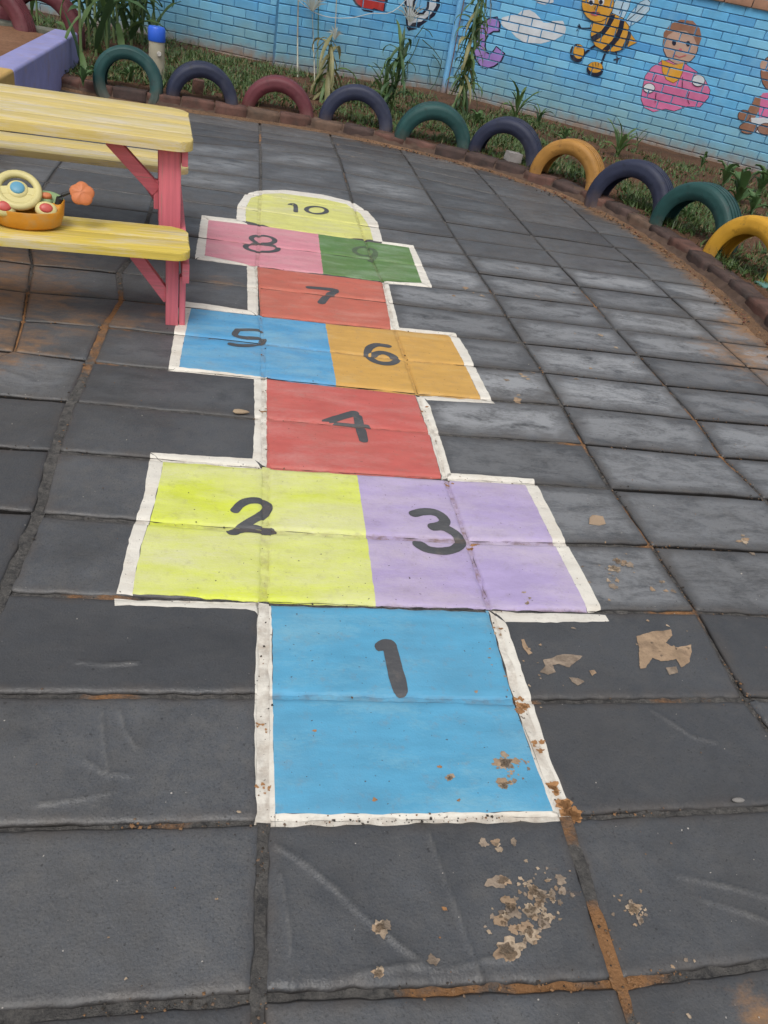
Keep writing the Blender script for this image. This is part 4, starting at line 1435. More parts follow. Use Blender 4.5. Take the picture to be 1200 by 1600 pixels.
# ------------------------------------------------------------------ painted tyres
TY = {'green': rubber('dark green painted rubber', (0.016, 0.068, 0.066)), 'navy': rubber('navy painted rubber', (0.024, 0.030, 0.062)),
      'maroon': rubber('maroon painted rubber', (0.14, 0.035, 0.045)), 'orange': rubber('mustard painted rubber', (0.40, 0.20, 0.045)), 'yellow': rubber('yellow painted rubber', (0.60, 0.32, 0.03))}


def revolve(bm, prof, seg, closed=False):
    rings = []
    for k in range(seg):
        a = 2 * PI * k / seg
        rings.append([bm.verts.new((r * math.cos(a), w, r * math.sin(a))) for r, w in prof])
    n = len(prof)
    for k in range(seg):
        for m in range(n - 1):
            bm.faces.new((rings[k][m], rings[k][m + 1], rings[(k + 1) % seg][m + 1], rings[(k + 1) % seg][m]))


def tyre(label, m, left, right, top_v, width=0.165, cz=None, lean=0.0):
    l, r = at(*left, 0.07), at(*right, 0.07)
    c = (l + r) / 2
    d = (r - l)
    half = d.length / 2
    # radius from the height of the crown
    u_mid = (left[0] + right[0]) / 2
    nrm = Vector((d.y, -d.x, 0)).normalized()
    topp = atplane(u_mid, top_v, (nrm.x, nrm.y, 0), nrm.dot(c))
    h = topp.z - 0.07
    R = (half * half + h * h) / (2 * h)
    R = max(R, half * 1.005)
    R = min(R, 0.34)
    z = topp.z - R
    root = thing('tyre_arch', label, 'tyre', (c.x, c.y, z), math.atan2(d.y, d.x), 'painted tyres half buried along the kerb')
    lean = random.uniform(-0.09, 0.09)
    root.rotation_euler = (lean, 0, math.atan2(d.y, d.x))
    w = width / 2
    tread = [(R * 0.945, -w * 0.86)]
    for gx in (-0.55, -0.18, 0.18, 0.55):
        rr = R * (1.0 - 0.018 * abs(gx) ** 2)
        tread += [(rr, w * (gx - 0.055)), (rr - 0.012, w * (gx - 0.045)), (rr - 0.012, w * (gx + 0.045)), (rr, w * (gx + 0.055))]
    tread += [(R * 0.945, w * 0.86)]
    tread.insert(1, (R * 0.982, -w * 0.74))
    tread.insert(len(tread) - 1, (R * 0.982, w * 0.74))
    bm = bmesh.new()
    revolve(bm, tread, 72)
    bm_obj('tread', bm, m, root)
    for s in (-1, 1):
        side = [(R * 0.945, s * w * 0.862), (R * 0.90, s * w * 0.955), (R * 0.875, s * w * 0.95), (R * 0.80, s * w * 1.0), (R * 0.735, s * w * 0.97), (R * 0.69, s * w * 0.86), (R * 0.655, s * w * 0.80), (R * 0.64, s * w * 0.70),
                (R * 0.655, s * w * 0.64), (R * 0.74, s * w * 0.82), (R * 0.86, s * w * 0.80), (R * 0.93, s * w * 0.4), (R * 0.93, 0)]
        bm = bmesh.new()
        revolve(bm, side, 64)
        bm_obj('sidewall', bm, m, root)
    return root


tyre('dark green tyre arch in front of the blue capped post', TY['green'], (147, 130), (254, 147), 71)
tyre('dusty navy tyre arch directly right of the blue capped post', TY['navy'], (259, 147), (371, 163), 96)
tyre('maroon tyre arch between two navy ones along the kerb', TY['maroon'], (378, 160), (490, 180), 118)
tyre('navy tyre arch between the maroon and the dark green ones', TY['navy'], (498, 183), (613, 205), 131)
tyre('dark green tyre arch in front of the tall maize at the wall corner', TY['green'], (616, 210), (734, 232), 158)
tyre('navy tyre arch with a grey stone at its foot', TY['navy'], (734, 233), (843, 262), 180)
tyre('scuffed mustard tyre arch between two navy ones', TY['orange'], (832, 266), (938, 300), 213)
tyre('navy tyre arch between the mustard and the dark green ones', TY['navy'], (922, 302), (1046, 345), 244)
tyre('dark green tyre arch next to the bright yellow one', TY['green'], (1022, 345), (1142, 395), 276)
tyre('bright yellow tyre arch nearest the camera at right', TY['yellow'], (1108, 392), (1228, 450), 327)
# two maroon tyres beyond the sandpit
for lab, cx, ang in (('maroon tyre arch standing behind the sandpit, right one of the pair', (66, 34), 0.1), ('maroon tyre arch behind the sandpit, cut by the left edge', (-12, 30), -0.1)):
    c = at(cx[0], cx[1], 0.22)
    t = tyre(lab, TY['maroon'], (498, 183), (613, 205), 131)
    t.location = (c.x, c.y, 0.16)
    t.rotation_euler = (0, 0, ang - 0.2)
    t.scale = (1.15, 1.0, 1.15)

# ------------------------------------------------------------------ sandpit
S_lav = simple('lavender wall paint', (0.27, 0.27, 0.52), 0.6, 0.12, 6, 0.4, 50, (0.30, 0.25, 0.33), 0.35, 'World')
S_yel = simple('faded yellow wall paint', (0.52, 0.33, 0.10), 0.6, 0.15, 6, 0.4, 50, (0.42, 0.20, 0.08), 0.4, 'World')
pit = thing('sandpit', 'low plastered sandpit wall painted lavender and yellow, holding red sand', 'sandpit', (-1.36, 5.0, 0))


def pit_part(name, x0, x1, y0, y1, z0, z1, m, lab=None):
    bm = bmesh.new()
    box(bm, ((x0 + x1) / 2, (y0 + y1) / 2, (z0 + z1) / 2), (x1 - x0, y1 - y0, z1 - z0))
    bmesh.ops.bevel(bm, geom=bm.edges[:], offset=0.016, segments=4, profile=0.5, affect='EDGES')
    bmesh.ops.translate(bm, verts=bm.verts, vec=(1.36, -5.0, 0))
    o = bm_obj(name, bm, m, pit, False)
    if lab: o['label'] = lab
    return o


PX = -1.335
pit_part('wall_section', PX - 0.165, PX, 4.56, 6.42, -0.05, 0.268, S_lav, 'lavender painted section of the sandpit wall')
pit_part('wall_section', PX - 0.165, PX, 2.6, 4.557, -0.05, 0.272, S_yel, 'yellow painted section of the sandpit wall')
pit_part('wall_section', -4.4, PX - 0.1, 6.7, 6.82, -0.05, 0.22, simple('mossy grey plaster', (0.17, 0.17, 0.14), 0.85, 0.25, 8, 0.6, 50, (0.06, 0.08, 0.05), 0.6, 'World'), 'grey mossy back wall of the sandpit')
SV, SF = [], []
nx_, ny_ = 40, 60
for a in range(nx_ + 1):
    for b in range(ny_ + 1):
        x = -4.4 + (PX - 0.1 + 4.4) * a / nx_
        y = 2.6 + (6.75 - 2.6) * b / ny_
        SV.append((x + 1.36, y - 5.0, 0.185 + 0.03 * nz(x * 2.2, y * 2.2, 9) + 0.012 * nz(x * 8, y * 8, 2)))
for a in range(nx_):
    for b in range(ny_):
        k = a * (ny_ + 1) + b
        SF.append((k, k + ny_ + 1, k + ny_ + 2, k + 1))
link('sand', new_mesh('sand', SV, SF, [M_sandpit], smooth=True), pit)['kind'] = 'stuff'

# ------------------------------------------------------------------ capped post
pb = at(245, 127, 0.05)
post = thing('marker_post', 'beige round post with a bright blue cap behind the green tyre', 'post', (pb.x, pb.y, 0.02))
PH = 0.385
M_beige = simple('beige pipe', (0.40, 0.37, 0.28), 0.6, 0.15, 7, 0.3, 60, (0.30, 0.16, 0.09), 0.3)
bm = bmesh.new()
tube(bm, [(0, 0, 0), (0, 0, 0.2), (0, 0, PH - 0.07)], 0.057, 20)
bm_obj('pipe', bm, M_beige, post)
bm = bmesh.new()
tube(bm, [(0, 0, PH - 0.092), (0, 0, PH - 0.087), (0, 0, PH - 0.012), (0, 0, PH)], [0.0605, 0.063, 0.062, 0.054], 24)
bm_obj('cap', bm, simple('bright blue plastic', (0.03, 0.12, 0.62), 0.35, 0.12), post)
bm = bmesh.new()
tube(bm, [(0.022, -0.052, PH - 0.165), (0.024, -0.066, PH - 0.165)], [0.017, 0.014], 12)
bm_obj('knob', bm, simple('pale knob', (0.62, 0.60, 0.55), 0.5), post)

# loose bricks and stone in the bed
for (u, v, zz_, rot, mi, name, lab, L) in [(309, 147, 0.06, 0.2, 1, 'loose_brick', 'loose red brick standing inside the navy tyre arch', (0.075, 0.07, 0.11)),
                                           (801, 250, 0.085, 0.25, 3, 'grey_stone', 'pale grey broken brick resting on the kerb beside the navy tyre', (0.11, 0.07, 0.065)), (730, 150, 0.04, 0, 0, 'loose_brick', None, None)]:
    if L is None: continue
    p = at(u, v, zz_)
    bm = rough_box(*L, seed=u, amp=0.005)
    o = bm_obj(name, bm, M_kbrick[mi] if name == 'loose_brick' else simple('grey stone', (0.30, 0.28, 0.27), 0.85, 0.25, 9, 0.6, 50), None, True, 0, (p.x, p.y, zz_ + L[2] / 2 - 0.012))
    o.rotation_euler = (0.05, 0.04, rot)
    tag(o, lab, 'brick' if name == 'loose_brick' else 'stone')

# teal painted stone at the right-hand end of the kerb
p = at(1186, 462, 0.02)
bm = rough_box(0.07, 0.10, 0.085, 3.3, 0.006)
tag(bm_obj('painted_stone', bm, simple('teal paint', (0.10, 0.24, 0.22), 0.7, 0.25, 9, 0.5, 50, (0.15, 0.1, 0.07), 0.4), None, True, 0, (p.x + 0.02, p.y + 0.02, 0.035)), 'teal painted stone wedged at the foot of the kerb', 'stone')

# ------------------------------------------------------------------ picnic table
Y_wood = painted_wood('worn yellow painted planks', (0.64, 0.50, 0.17), (0.60, 0.53, 0.40), 0.8)
Y_wood2 = painted_wood('brighter yellow painted planks', (0.64, 0.49, 0.09), (0.60, 0.53, 0.38), 0.8)
Y_wood3 = painted_wood('bleached yellow planks', (0.62, 0.51, 0.22), (0.62, 0.57, 0.52), 0.75)
R_post = painted_wood('coral pink painted posts', (0.66, 0.165, 0.20), (0.60, 0.25, 0.27), 0.25, True)
R_wood = painted_wood('coral pink painted wood', (0.66, 0.165, 0.20), (0.60, 0.25, 0.27), 0.25)
TR = math.radians(6.0)
tc = Vector((-0.66, 2.535, 0))
table = thing('picnic_table', 'small picnic table with yellow plank top and benches on coral pink legs', 'picnic table', tc, TR)


def plank(name, x0, x1, y0, y1, z, th, m, rl=0.0, rr=0.0, parent=None):
    """board with optional rounded outer corners: rl at y0 side of right end, rr at y1 side of right end (mirrored left)"""
    def arc(cx, cy, r, a0, a1):
        return [(cx + r * math.cos(a0 + (a1 - a0) * k / 6), cy + r * math.sin(a0 + (a1 - a0) * k / 6)) for k in range(7)]
    pts = []
    pts += arc(x0 + rl, y0 + rl, rl, PI, 1.5 * PI) if rl else [(x0, y0)]
    pts += arc(x1 - rl, y0 + rl, rl, 1.5 * PI, 2 * PI) if rl else [(x1, y0)]
    pts += arc(x1 - rr, y1 - rr, rr, 0, 0.5 * PI) if rr else [(x1, y1)]
    pts += arc(x0 + rr, y1 - rr, rr, 0.5 * PI, PI) if rr else [(x0, y1)]
    bm = bmesh.new()
    bot = [bm.verts.new((x, y, z)) for x, y in pts]
    topv = [bm.verts.new((x, y, z + th)) for x, y in pts]
    bm.faces.new(bot[::-1])
    ft = bm.faces.new(topv)
    for k in range(len(pts)):
        bm.faces.new((bot[k - 1], bot[k], topv[k], topv[k - 1]))
    bmesh.ops.bevel(bm, geom=[e for e in ft.edges], offset=0.005, segments=2, profile=0.5, affect='EDGES')
    return bm_obj(name, bm, m, parent or table, True)


XR, XL = 0.385, -0.545
# table top: four boards
tops = [(-0.268, -0.135, Y_wood, 0.06, 0), (-0.132, -0.002, Y_wood3, 0, 0), (0.001, 0.132, Y_wood, 0, 0), (0.135, 0.268, Y_wood, 0, 0.06)]
for k, (a, b, m, rl, rr) in enumerate(tops):
    plank('tabletop_board', XL, XR, a, b, 0.489 + random.uniform(-0.001, 0.001), 0.031, m, rl, rr)
# benches: two boards each
for side, yc, mats in ((-1, -0.49, (Y_wood2, Y_wood2)), (1, 0.50, (Y_wood3, Y_wood))):
    xe = XR - 0.018 if side < 0 else XR + 0.012
    plank('bench_board', XL, xe, yc - 0.125, yc - 0.002, 0.256, 0.024, mats[0], 0.05, 0)
    plank('bench_board', XL, xe, yc + 0.002, yc + 0.125, 0.2563, 0.024, mats[1], 0, 0.05)


def bar(name, a, b, w, h, up=(0, 0, 1)):
    bm = bmesh.new()
    beam(bm, a, b, w, h, Vector(up))
    return bm_obj(name, bm, R_post if name in ('post', 'leg', 'leg_cleat', 'brace_block') else R_wood, table, True, 0.003)


for e, sx in ((XR - 0.055, 1), (XL + 0.055, -1)):
    # pedestal post, doubled
    bar('post', (e - sx * 0.018, -0.20, 0.125), (e - sx * 0.018, -0.20, 0.488), 0.042, 0.072, (1, 0, 0))
    bar('post', (e - sx * 0.018, 0.20, 0.125), (e - sx * 0.018, 0.20, 0.488), 0.042, 0.072, (1, 0, 0))
    # bench legs
    for yy in (-0.49, 0.50):
        bar('leg', (e - sx * 0.014, yy, 0.0), (e - sx * 0.014, yy, 0.255), 0.040, 0.040, (1, 0, 0))
        bar('leg_cleat', (e + sx * 0.019, yy + 0.004, 0.0), (e + sx * 0.019, yy + 0.004, 0.165), 0.036, 0.020, (1, 0, 0))
        # brace under the bench
        bar('brace', (e - sx * 0.025, yy + 0.005, 0.085), (e - sx * 0.145, yy + 0.005, 0.246), 0.034, 0.036)
    # cross rails
    bar('cross_rail', (e + sx * 0.026, -0.56, 0.198), (e + sx * 0.026, 0.57, 0.198), 0.022, 0.062)
    bar('top_rail', (e + sx * 0.029, -0.235, 0.462), (e + sx * 0.029, 0.235, 0.462), 0.020, 0.050)
    # brace under the top
    bar('brace', (e - sx * 0.06, -0.165, 0.335), (e - sx * 0.205, -0.165, 0.480), 0.034, 0.042)
    bar('brace_block', (e - sx * 0.062, -0.168, 0.275), (e - sx * 0.062, -0.168, 0.372), 0.022, 0.016, (1, 0, 0))
bar('stretcher', (XR - 0.10, 0.02, 0.474), (XL + 0.10, 0.02, 0.474), 0.05, 0.028)

# ------------------------------------------------------------------ toy steering wheel on the near bench
T_or = simple('orange toy plastic', (0.58, 0.25, 0.025), 0.4, 0.12, 9, 0.1, 60, (0.46, 0.30, 0.14), 0.35)
T_cr = simple('cream toy plastic', (0.60, 0.53, 0.24), 0.45, 0.08, 9, 0.08, 60)
T_bl = simple('blue toy button', (0.12, 0.32, 0.45), 0.4, 0.08)
T_rd = simple('red toy button', (0.50, 0.085, 0.07), 0.4, 0.08)
T_gn = simple('green toy plastic', (0.26, 0.37, 0.18), 0.5, 0.1)
T_bk = simple('black toy rubber', (0.02, 0.02, 0.02), 0.5, 0.1)
T_co = simple('coral toy plastic', (0.58, 0.19, 0.075), 0.45, 0.1, 9, 0.1)
T_nv = simple('dark blue toy plastic', (0.04, 0.10, 0.25), 0.45, 0.1)
BZ = 0.2805
ty = thing('toy_dashboard', 'toy dashboard with cream steering wheel, red buttons and orange base on the bench', 'toy', (-0.712, 2.045, BZ), TR)


def toy(name, bm, m, parent=ty): return bm_obj(name, bm, m, parent, True)


# base: shallow oval tub whose right horn turns up
bm = bmesh.new()
SEG = 40
prof = [(0.0, 0.0), (0.70, 0.0), (0.86, 0.010), (0.95, 0.028), (1.0, 0.052), (0.98, 0.056), (0.90, 0.045), (0.0, 0.046)]
rings = []
for (r, z) in prof[1:]:
    ring = []
    for k in range(SEG):
        a = 2 * PI * k / SEG
        ca, sa = math.cos(a), math.sin(a)
        horn = max(0, abs(ca) - 0.80) / 0.20
        zz_ = z + (0.030 * horn ** 1.3 if z > 0.04 and r > 0.85 else 0.012 * horn if z > 0.02 else 0)
        ring.append(bm.verts.new((0.110 * r * ca, 0.072 * r * sa, zz_)))
    rings.append(ring)
for q in range(len(rings) - 1):
    for k in range(SEG):
        bm.faces.new((rings[q][k], rings[q][(k + 1) % SEG], rings[q + 1][(k + 1) % SEG], rings[q + 1][k]))
bm.faces.new(rings[0][::-1])
bm.faces.new(rings[-1])
toy('base', bm, T_or)


def tilted(c, tilt=math.radians(52), yaw=0.12):
    return Matrix.Translation(c) @ Matrix.Rotation(yaw, 4, 'Z') @ Matrix.Rotation(tilt, 4, 'X')


def torus(bm, R, r, mat, n=36, m=10, sy=1.0):
    vs = []
    for i in range(n):
        a = 2 * PI * i / n
        row = []
        for j in range(m):
            b = 2 * PI * j / m
            row.append(bm.verts.new(mat @ Vector(((R + r * math.cos(b)) * math.cos(a), (R + r * math.cos(b)) * math.sin(a) * sy, r * 0.9 * math.sin(b)))))
        vs.append(row)
    for i in range(n):
        for j in range(m):
            bm.faces.new((vs[i][j], vs[(i + 1) % n][j], vs[(i + 1) % n][(j + 1) % m], vs[i][(j + 1) % m]))


def dome(bm, rx, ry, h, mat, n=24, levels=5, thick=0.01):
    rings_ = [[bm.verts.new(mat @ Vector((rx * math.cos(2 * PI * k / n), ry * math.sin(2 * PI * k / n), -thick))) for k in range(n)]]
    for q in range(levels):
        f = q / levels
        rr = math.sqrt(max(0.0, 1 - f * f))
        rings_.append([bm.verts.new(mat @ Vector((rx * rr * math.cos(2 * PI * k / n), ry * rr * math.sin(2 * PI * k / n), h * f))) for k in range(n)])
    for q in range(len(rings_) - 1):
        for k in range(n):
            bm.faces.new((rings_[q][k], rings_[q][(k + 1) % n], rings_[q + 1][(k + 1) % n], rings_[q + 1][k]))
    bm.faces.new(rings_[0][::-1])
    bm.faces.new(rings_[-1])


TM = tilted(Vector((-0.016, -0.006, 0.100)), math.radians(38), 0.1)
bm = bmesh.new()
torus(bm, 0.0545, 0.0115, TM)
# lower half of the wheel is filled: broad spoke
top_, bot_ = [], []
for k in range(17):
    a = PI + 0.05 + (PI - 0.1) * k / 16
    for r_ in (0.018, 0.052):
        top_.append(bm.verts.new(TM @ Vector((r_ * math.cos(a), r_ * math.sin(a), 0.005))))
        bot_.append(bm.verts.new(TM @ Vector((r_ * math.cos(a), r_ * math.sin(a), -0.005))))
for k in range(16):
    i = k * 2
    bm.faces.new((top_[i], top_[i + 1], top_[i + 3], top_[i + 2]))
    bm.faces.new((bot_[i], bot_[i + 2], bot_[i + 3], bot_[i + 1]))
    bm.faces.new((top_[i], top_[i + 2], bot_[i + 2], bot_[i]))
for ang in (-0.15, PI + 0.15):
    a = TM @ Vector((0.018 * math.cos(ang), 0.018 * math.sin(ang), 0))
    b = TM @ Vector((0.050 * math.cos(ang), 0.050 * math.sin(ang), 0))
    beam(bm, a, b, 0.024, 0.012, TM.to_3x3() @ Vector((0, 0, 1)))
wheel = toy('steering_wheel', bm, T_cr)
bm = bmesh.new()
dome(bm, 0.029, 0.029, 0.010, TM @ Matrix.Translation((0, 0, 0.004)))
toy('hub', bm, T_cr, wheel)
bm = bmesh.new()
dome(bm, 0.020, 0.020, 0.008, TM @ Matrix.Translation((0, 0, 0.011)))
toy('blue_button', bm, T_bl, wheel)
for (x, y, z, s) in ((-0.050, -0.050, 0.060, 1.0), (0.060, -0.036, 0.062, 0.95)):
    PM = tilted(Vector((x, y, z)), math.radians(55), 0.15)
    bm = bmesh.new()
    dome(bm, 0.032 * s, 0.024 * s, 0.012, PM)
    pad = toy('button_pad', bm, T_cr)
    bm = bmesh.new()
    dome(bm, 0.0195 * s, 0.0145 * s, 0.008, PM @ Matrix.Translation((0, 0.001, 0.009)))
    toy('red_button', bm, T_rd, pad)
bm = bmesh.new()
dome(bm, 0.052, 0.030, 0.014, tilted(Vector((0.055, 0.022, 0.070)), math.radians(48), 0.2))
gp = toy('green_panel', bm, T_gn)
bm = bmesh.new()
dome(bm, 0.016, 0.010, 0.010, tilted(Vector((0.058, 0.008, 0.088)), math.radians(48), 0.2))
toy('orange_dial', bm, T_co, gp)
bm = bmesh.new()
dome(bm, 0.040, 0.034, 0.014, tilted(Vector((-0.098, -0.028, 0.056)), math.radians(50), 0.1))
toy('green_panel', bm, T_gn)
bm = bmesh.new()
dome(bm, 0.022, 0.016, 0.012, tilted(Vector((-0.100, -0.058, 0.048)), math.radians(55), 0.1))
toy('dark_button', bm, T_nv)
bm = bmesh.new()
box(bm, (0.0, 0.02, 0.060), (0.15, 0.05, 0.05))
bmesh.ops.bevel(bm, geom=bm.edges[:], offset=0.016, segments=3, profile=0.5, affect='EDGES')
toy('console', bm, T_gn)
bm = bmesh.new()
tube(bm, [(0.086, 0.0, 0.055), (0.096, 0.0, 0.088), (0.104, 0.0, 0.098), (0.122, 0.004, 0.105), (0.136, 0.006, 0.106)], [0.011, 0.010, 0.006, 0.0045, 0.0045], 10)
stalk = toy('flexible_stalk', bm, T_bk)
# coral flower on the stalk
bm = bmesh.new()
NN = 48
FM_ = Matrix.Translation((0.158, 0.004, 0.106)) @ Matrix.Scale(0.92, 4) @ Matrix.Rotation(math.radians(55), 4, 'X') @ Matrix.Rotation(0.3, 4, 'Z')
prev = None
for side in (1,):
    rings_ = []
    for q in range(9):
        f = -1 + 2 * q / 8
        rr = math.sqrt(max(0.02, 1 - f * f))
        rings_.append([bm.verts.new(FM_ @ Vector(((0.036 + 0.0055 * abs(math.cos(2.5 * a)) * rr - 0.002) * rr * math.cos(a), (0.036 + 0.0055 * abs(math.cos(2.5 * a)) * rr - 0.002) * rr * math.sin(a), 0.015 * f * (1 + 0.12 * math.cos(5 * a)))))
                       for a in [2 * PI * k / NN for k in range(NN)]])
    for q in range(8):
        for k in range(NN):
            bm.faces.new((rings_[q][k], rings_[q][(k + 1) % NN], rings_[q + 1][(k + 1) % NN], rings_[q + 1][k]))
    bm.faces.new(rings_[0][::-1])
    bm.faces.new(rings_[-1])
toy('coral_flower', bm, T_co)

# ------------------------------------------------------------------ maize and other plants
L_green = leaf_material('maize leaf', (0.085, 0.16, 0.045), (0.15, 0.245, 0.085))
L_dark = leaf_material('dark maize leaf', (0.045, 0.10, 0.04), (0.08, 0.155, 0.06))
L_dry = leaf_material('drying maize leaf', (0.23, 0.24, 0.10), (0.34, 0.30, 0.15))
L_stem = leaf_material('maize stalk', (0.10, 0.17, 0.06), (0.18, 0.22, 0.09), 0.0)
L_straw = leaf_material('pale straw', (0.34, 0.37, 0.33), (0.42, 0.42, 0.36), 0.1)
L_weed = leaf_material('weed leaf', (0.07, 0.15, 0.05), (0.12, 0.21, 0.075))


def leaf_mesh(L, W, up, droop, m, seed, twist=0.3):
    """long folded blade in local XZ: starts at the origin going out along +x"""
    rr = random.Random(seed)
    n = 9
    V, F = [], []
    p = Vector((0, 0, 0))
    ang = up
    for k in range(n + 1):
        t = k / n
        w = W * (math.sin(PI * min(1, t * 0.92 + 0.10)) ** 0.7) * (1 - 0.25 * t) if t < 1 else 0.0005
        tw = twist * t
        side = Vector((0, math.cos(tw), math.sin(tw)))
        nrm = Vector((-math.sin(ang), 0, math.cos(ang)))
        wav = 0.006 * math.sin(t * 15 + seed)
        V += [p + side * w / 2 + nrm * (w * 0.22 + wav), p - nrm * 0.0005, p - side * w / 2 + nrm * (w * 0.22 - wav)]
        step = L / n
        p = p + Vector((math.cos(ang), 0, math.sin(ang))) * step
        ang -= droop / n * (0.4 + 1.2 * t)
    for k in range(n):
        a = k * 3
        F += [(a, a + 1, a + 4, a + 3), (a + 1, a + 2, a + 5, a + 4)]
    return new_mesh('leaf', V, F, [m], smooth=True)


LEAVES = {}
for kind, (up, dr) in {'arch': (1.05, 2.0), 'erect': (1.32, 0.7), 'hang': (0.8, 3.6), 'limp': (-0.75, 0.95)}.items():
    for mk, m in (('g', L_green), ('d', L_dark), ('y', L_dry)):
        LEAVES[(kind, mk)] = [leaf_mesh(random.uniform(0.40, 0.55), random.uniform(0.055, 0.078), up + random.uniform(-0.15, 0.15), dr + random.uniform(-0.4, 0.4), m, s * 17 + len(kind), random.uniform(-0.5, 0.5)) for s in range(3)]


def maize(label, u, v, height, n, kinds, tones, scale=1.0, tilt=0.05, zbase=0.05, group='maize plants along the wall', seed=0, tassel=False):
    rr = random.Random(seed)
    p = at(u, v, zbase)
    root = thing('maize_plant', label, 'maize', (p.x, p.y, zbase - 0.03), rr.uniform(0, 6), group)
    bm = bmesh.new()
    bend = rr.uniform(-1, 1) * tilt
    pts = [(bend * height * (k / 6) ** 2, 0.3 * bend * height * (k / 6), height * k / 6) for k in range(7)]
    tube(bm, pts, [0.0125 * scale ** 0.5 * (1 - 0.75 * k / 6) for k in range(7)], 7)
    bm_obj('stalk', bm, L_stem, root)
    for k in range(n):
        f = 0.06 + 0.92 * k / max(1, n - 1)
        kd = rr.choice(kinds)
        tn = rr.choice(tones)
        o = link('leaf', rr.choice(LEAVES[(kd, tn)]), root, (bend * height * f * f, 0.3 * bend * height * f, height * f))
        a = k * 2.5 + rr.uniform(-0.7, 0.7)
        s = scale * rr.uniform(0.7, 1.1) * (1 - 0.25 * f)
        o.rotation_euler = (0, rr.uniform(-0.15, 0.15), a)
        o.scale = (s, s, s)
    if tassel:
        bm = bmesh.new()
        for k in range(7):
            a = k * 0.9
            tip = Vector((0.09 * math.cos(a), 0.09 * math.sin(a), 0.16))
            base = Vector((pts[-1][0], pts[-1][1], height))
            tube(bm, [base, base + tip * 0.5, base + tip * Vector((1.3, 1.3, 0.95)).x], [0.003, 0.0025, 0.001], 4)
        bm_obj('tassel', bm, L_straw, root)
    return root


AH = ['arch', 'erect', 'arch', 'hang', 'limp']
cluster = [(150, 92, 1.2, 15, AH, 'gdd', 1.1), (168, 84, 1.3, 17, AH, 'dd', 1.1), (186, 80, 1.35, 17, AH, 'dg', 1.15), (205, 74, 1.3, 17, AH, 'dg', 1.1),
           (222, 70, 1.25, 15, AH, 'gd', 1.0), (112, 70, 1.2, 12, AH, 'gd', 1.0), (196, 60, 1.4, 17, AH, 'dg', 1.15), (160, 62, 1.4, 17, AH, 'dg', 1.15), (140, 78, 1.3, 15, AH, 'dg', 1.0), (178, 68, 1.4, 17, AH, 'dd', 1.1)]
for k, (u, v, h, n, kk, tn, s) in enumerate(cluster):
    maize('tall green maize plant in the dense clump left of the capped post', u, v, h, n, kk, tn, s, 0.12, seed=k + 20, group='maize clump left of the capped post')
maize('foremost maize plant of the clump, rising beside the end of the lavender wall', 128, 116, 1.15, 11, AH, 'gdg', 0.95, 0.05, seed=41, group='maize clump left of the capped post')
maize('slim maize plant growing in front of the maroon tyre behind the sandpit', 60, 50, 0.9, 7, AH, 'gd', 0.8, 0.08, seed=42, group='maize clump left of the capped post')
maize('maize plant standing right behind the blue capped post', 240, 66, 1.2, 12, AH, 'dg', 0.9, 0.1, seed=43, group='maize clump left of the capped post')
maize('drooping yellowed maize plant behind the maroon and navy tyres', 507, 160, 0.52, 30, ['hang', 'limp', 'limp', 'limp'], 'yygy', 0.75, 0.05, seed=51)
maize('green maize plant behind the navy tyre under the white letter', 612, 180, 0.55, 34, ['erect', 'limp', 'limp', 'hang'], 'gdd', 0.74, 0.04, seed=52)
maize('second slim maize plant beside the green one under the white letter', 596, 174, 0.40, 12, ['erect', 'limp'], 'gg', 0.62, 0.04, seed=59)
maize('tallest dense maize plant in front of the pale blue corner pipe', 712, 186, 1.15, 80, ['limp', 'limp', 'limp', 'hang', 'erect'], 'gdgy', 0.56, 0.02, seed=53)
maize('second maize plant tangled with the tallest one at the corner', 718, 181, 1.25, 60, ['limp', 'limp', 'erect'], 'gdg', 0.54, 0.02, seed=60)
maize('broad leaved young maize plant below the painted cloud', 803, 194, 0.20, 11, ['erect', 'erect', 'arch'], 'gg', 0.72, 0.03, seed=54)
maize('small dark maize seedling right of the broad leaved one', 838, 200, 0.14, 9, ['erect', 'arch'], 'dg', 0.5, 0.03, seed=55)
maize('young maize plant behind the mustard tyre below the bee', 963, 246, 0.13, 10, ['erect', 'erect', 'arch'], 'gg', 0.68, 0.03, seed=56)
maize('single slim seedling at the wall foot beside the painted toddler', 994, 226, 0.10, 3, ['erect'], 'd', 0.4, 0.02, seed=57)

# pale dry canes, straw fan, dead vine and a white cord in front of the middle panel
M_cane = simple('pale dry cane', (0.40, 0.38, 0.30), 0.7, 0.2)


def stick(name, label, cat, pts, r, m, group=None):
    bm = bmesh.new()
    tube(bm, pts, r, 6)
    return tag(bm_obj(name, bm, m), label, cat, group)


def wb(u, v, gap=0.05):
    n = wall_b.n
    return atplane(u, v, (n.x, n.y, 0), n.dot(wall_b.p0) + gap)


stick('dry_cane', 'pale dry cane leaning on the wall left of the yellowed maize', 'cane', [at(465, 132, 0.03), wb(465, 60), wb(467, -60)], [0.009, 0.007, 0.005], M_cane, 'dry canes against the wall')
stick('dry_cane', 'short thin dry cane right of the yellowed maize', 'cane', [wb(523, 62), wb(525, 20), wb(527, -50)], [0.006, 0.005, 0.004], M_cane, 'dry canes against the wall')
stick('dry_cane', 'thin dry cane behind the drooping yellowed maize', 'cane', [at(496, 142, 0.03), wb(497, 60), wb(498, -60)], [0.006, 0.005, 0.004], L_stem, 'dry canes against the wall')
cord, _ = spline([wb(440, -25), wb(480, 12), wb(510, 26), wb(548, 28), wb(580, 21), wb(612, 19), wb(640, -8), wb(650, -40)], 24)
stick('white_cord', 'loose white cord looping in front of the red letter', 'cord', cord, 0.0038, simple('white cord', (0.50, 0.52, 0.50), 0.6, 0.1))
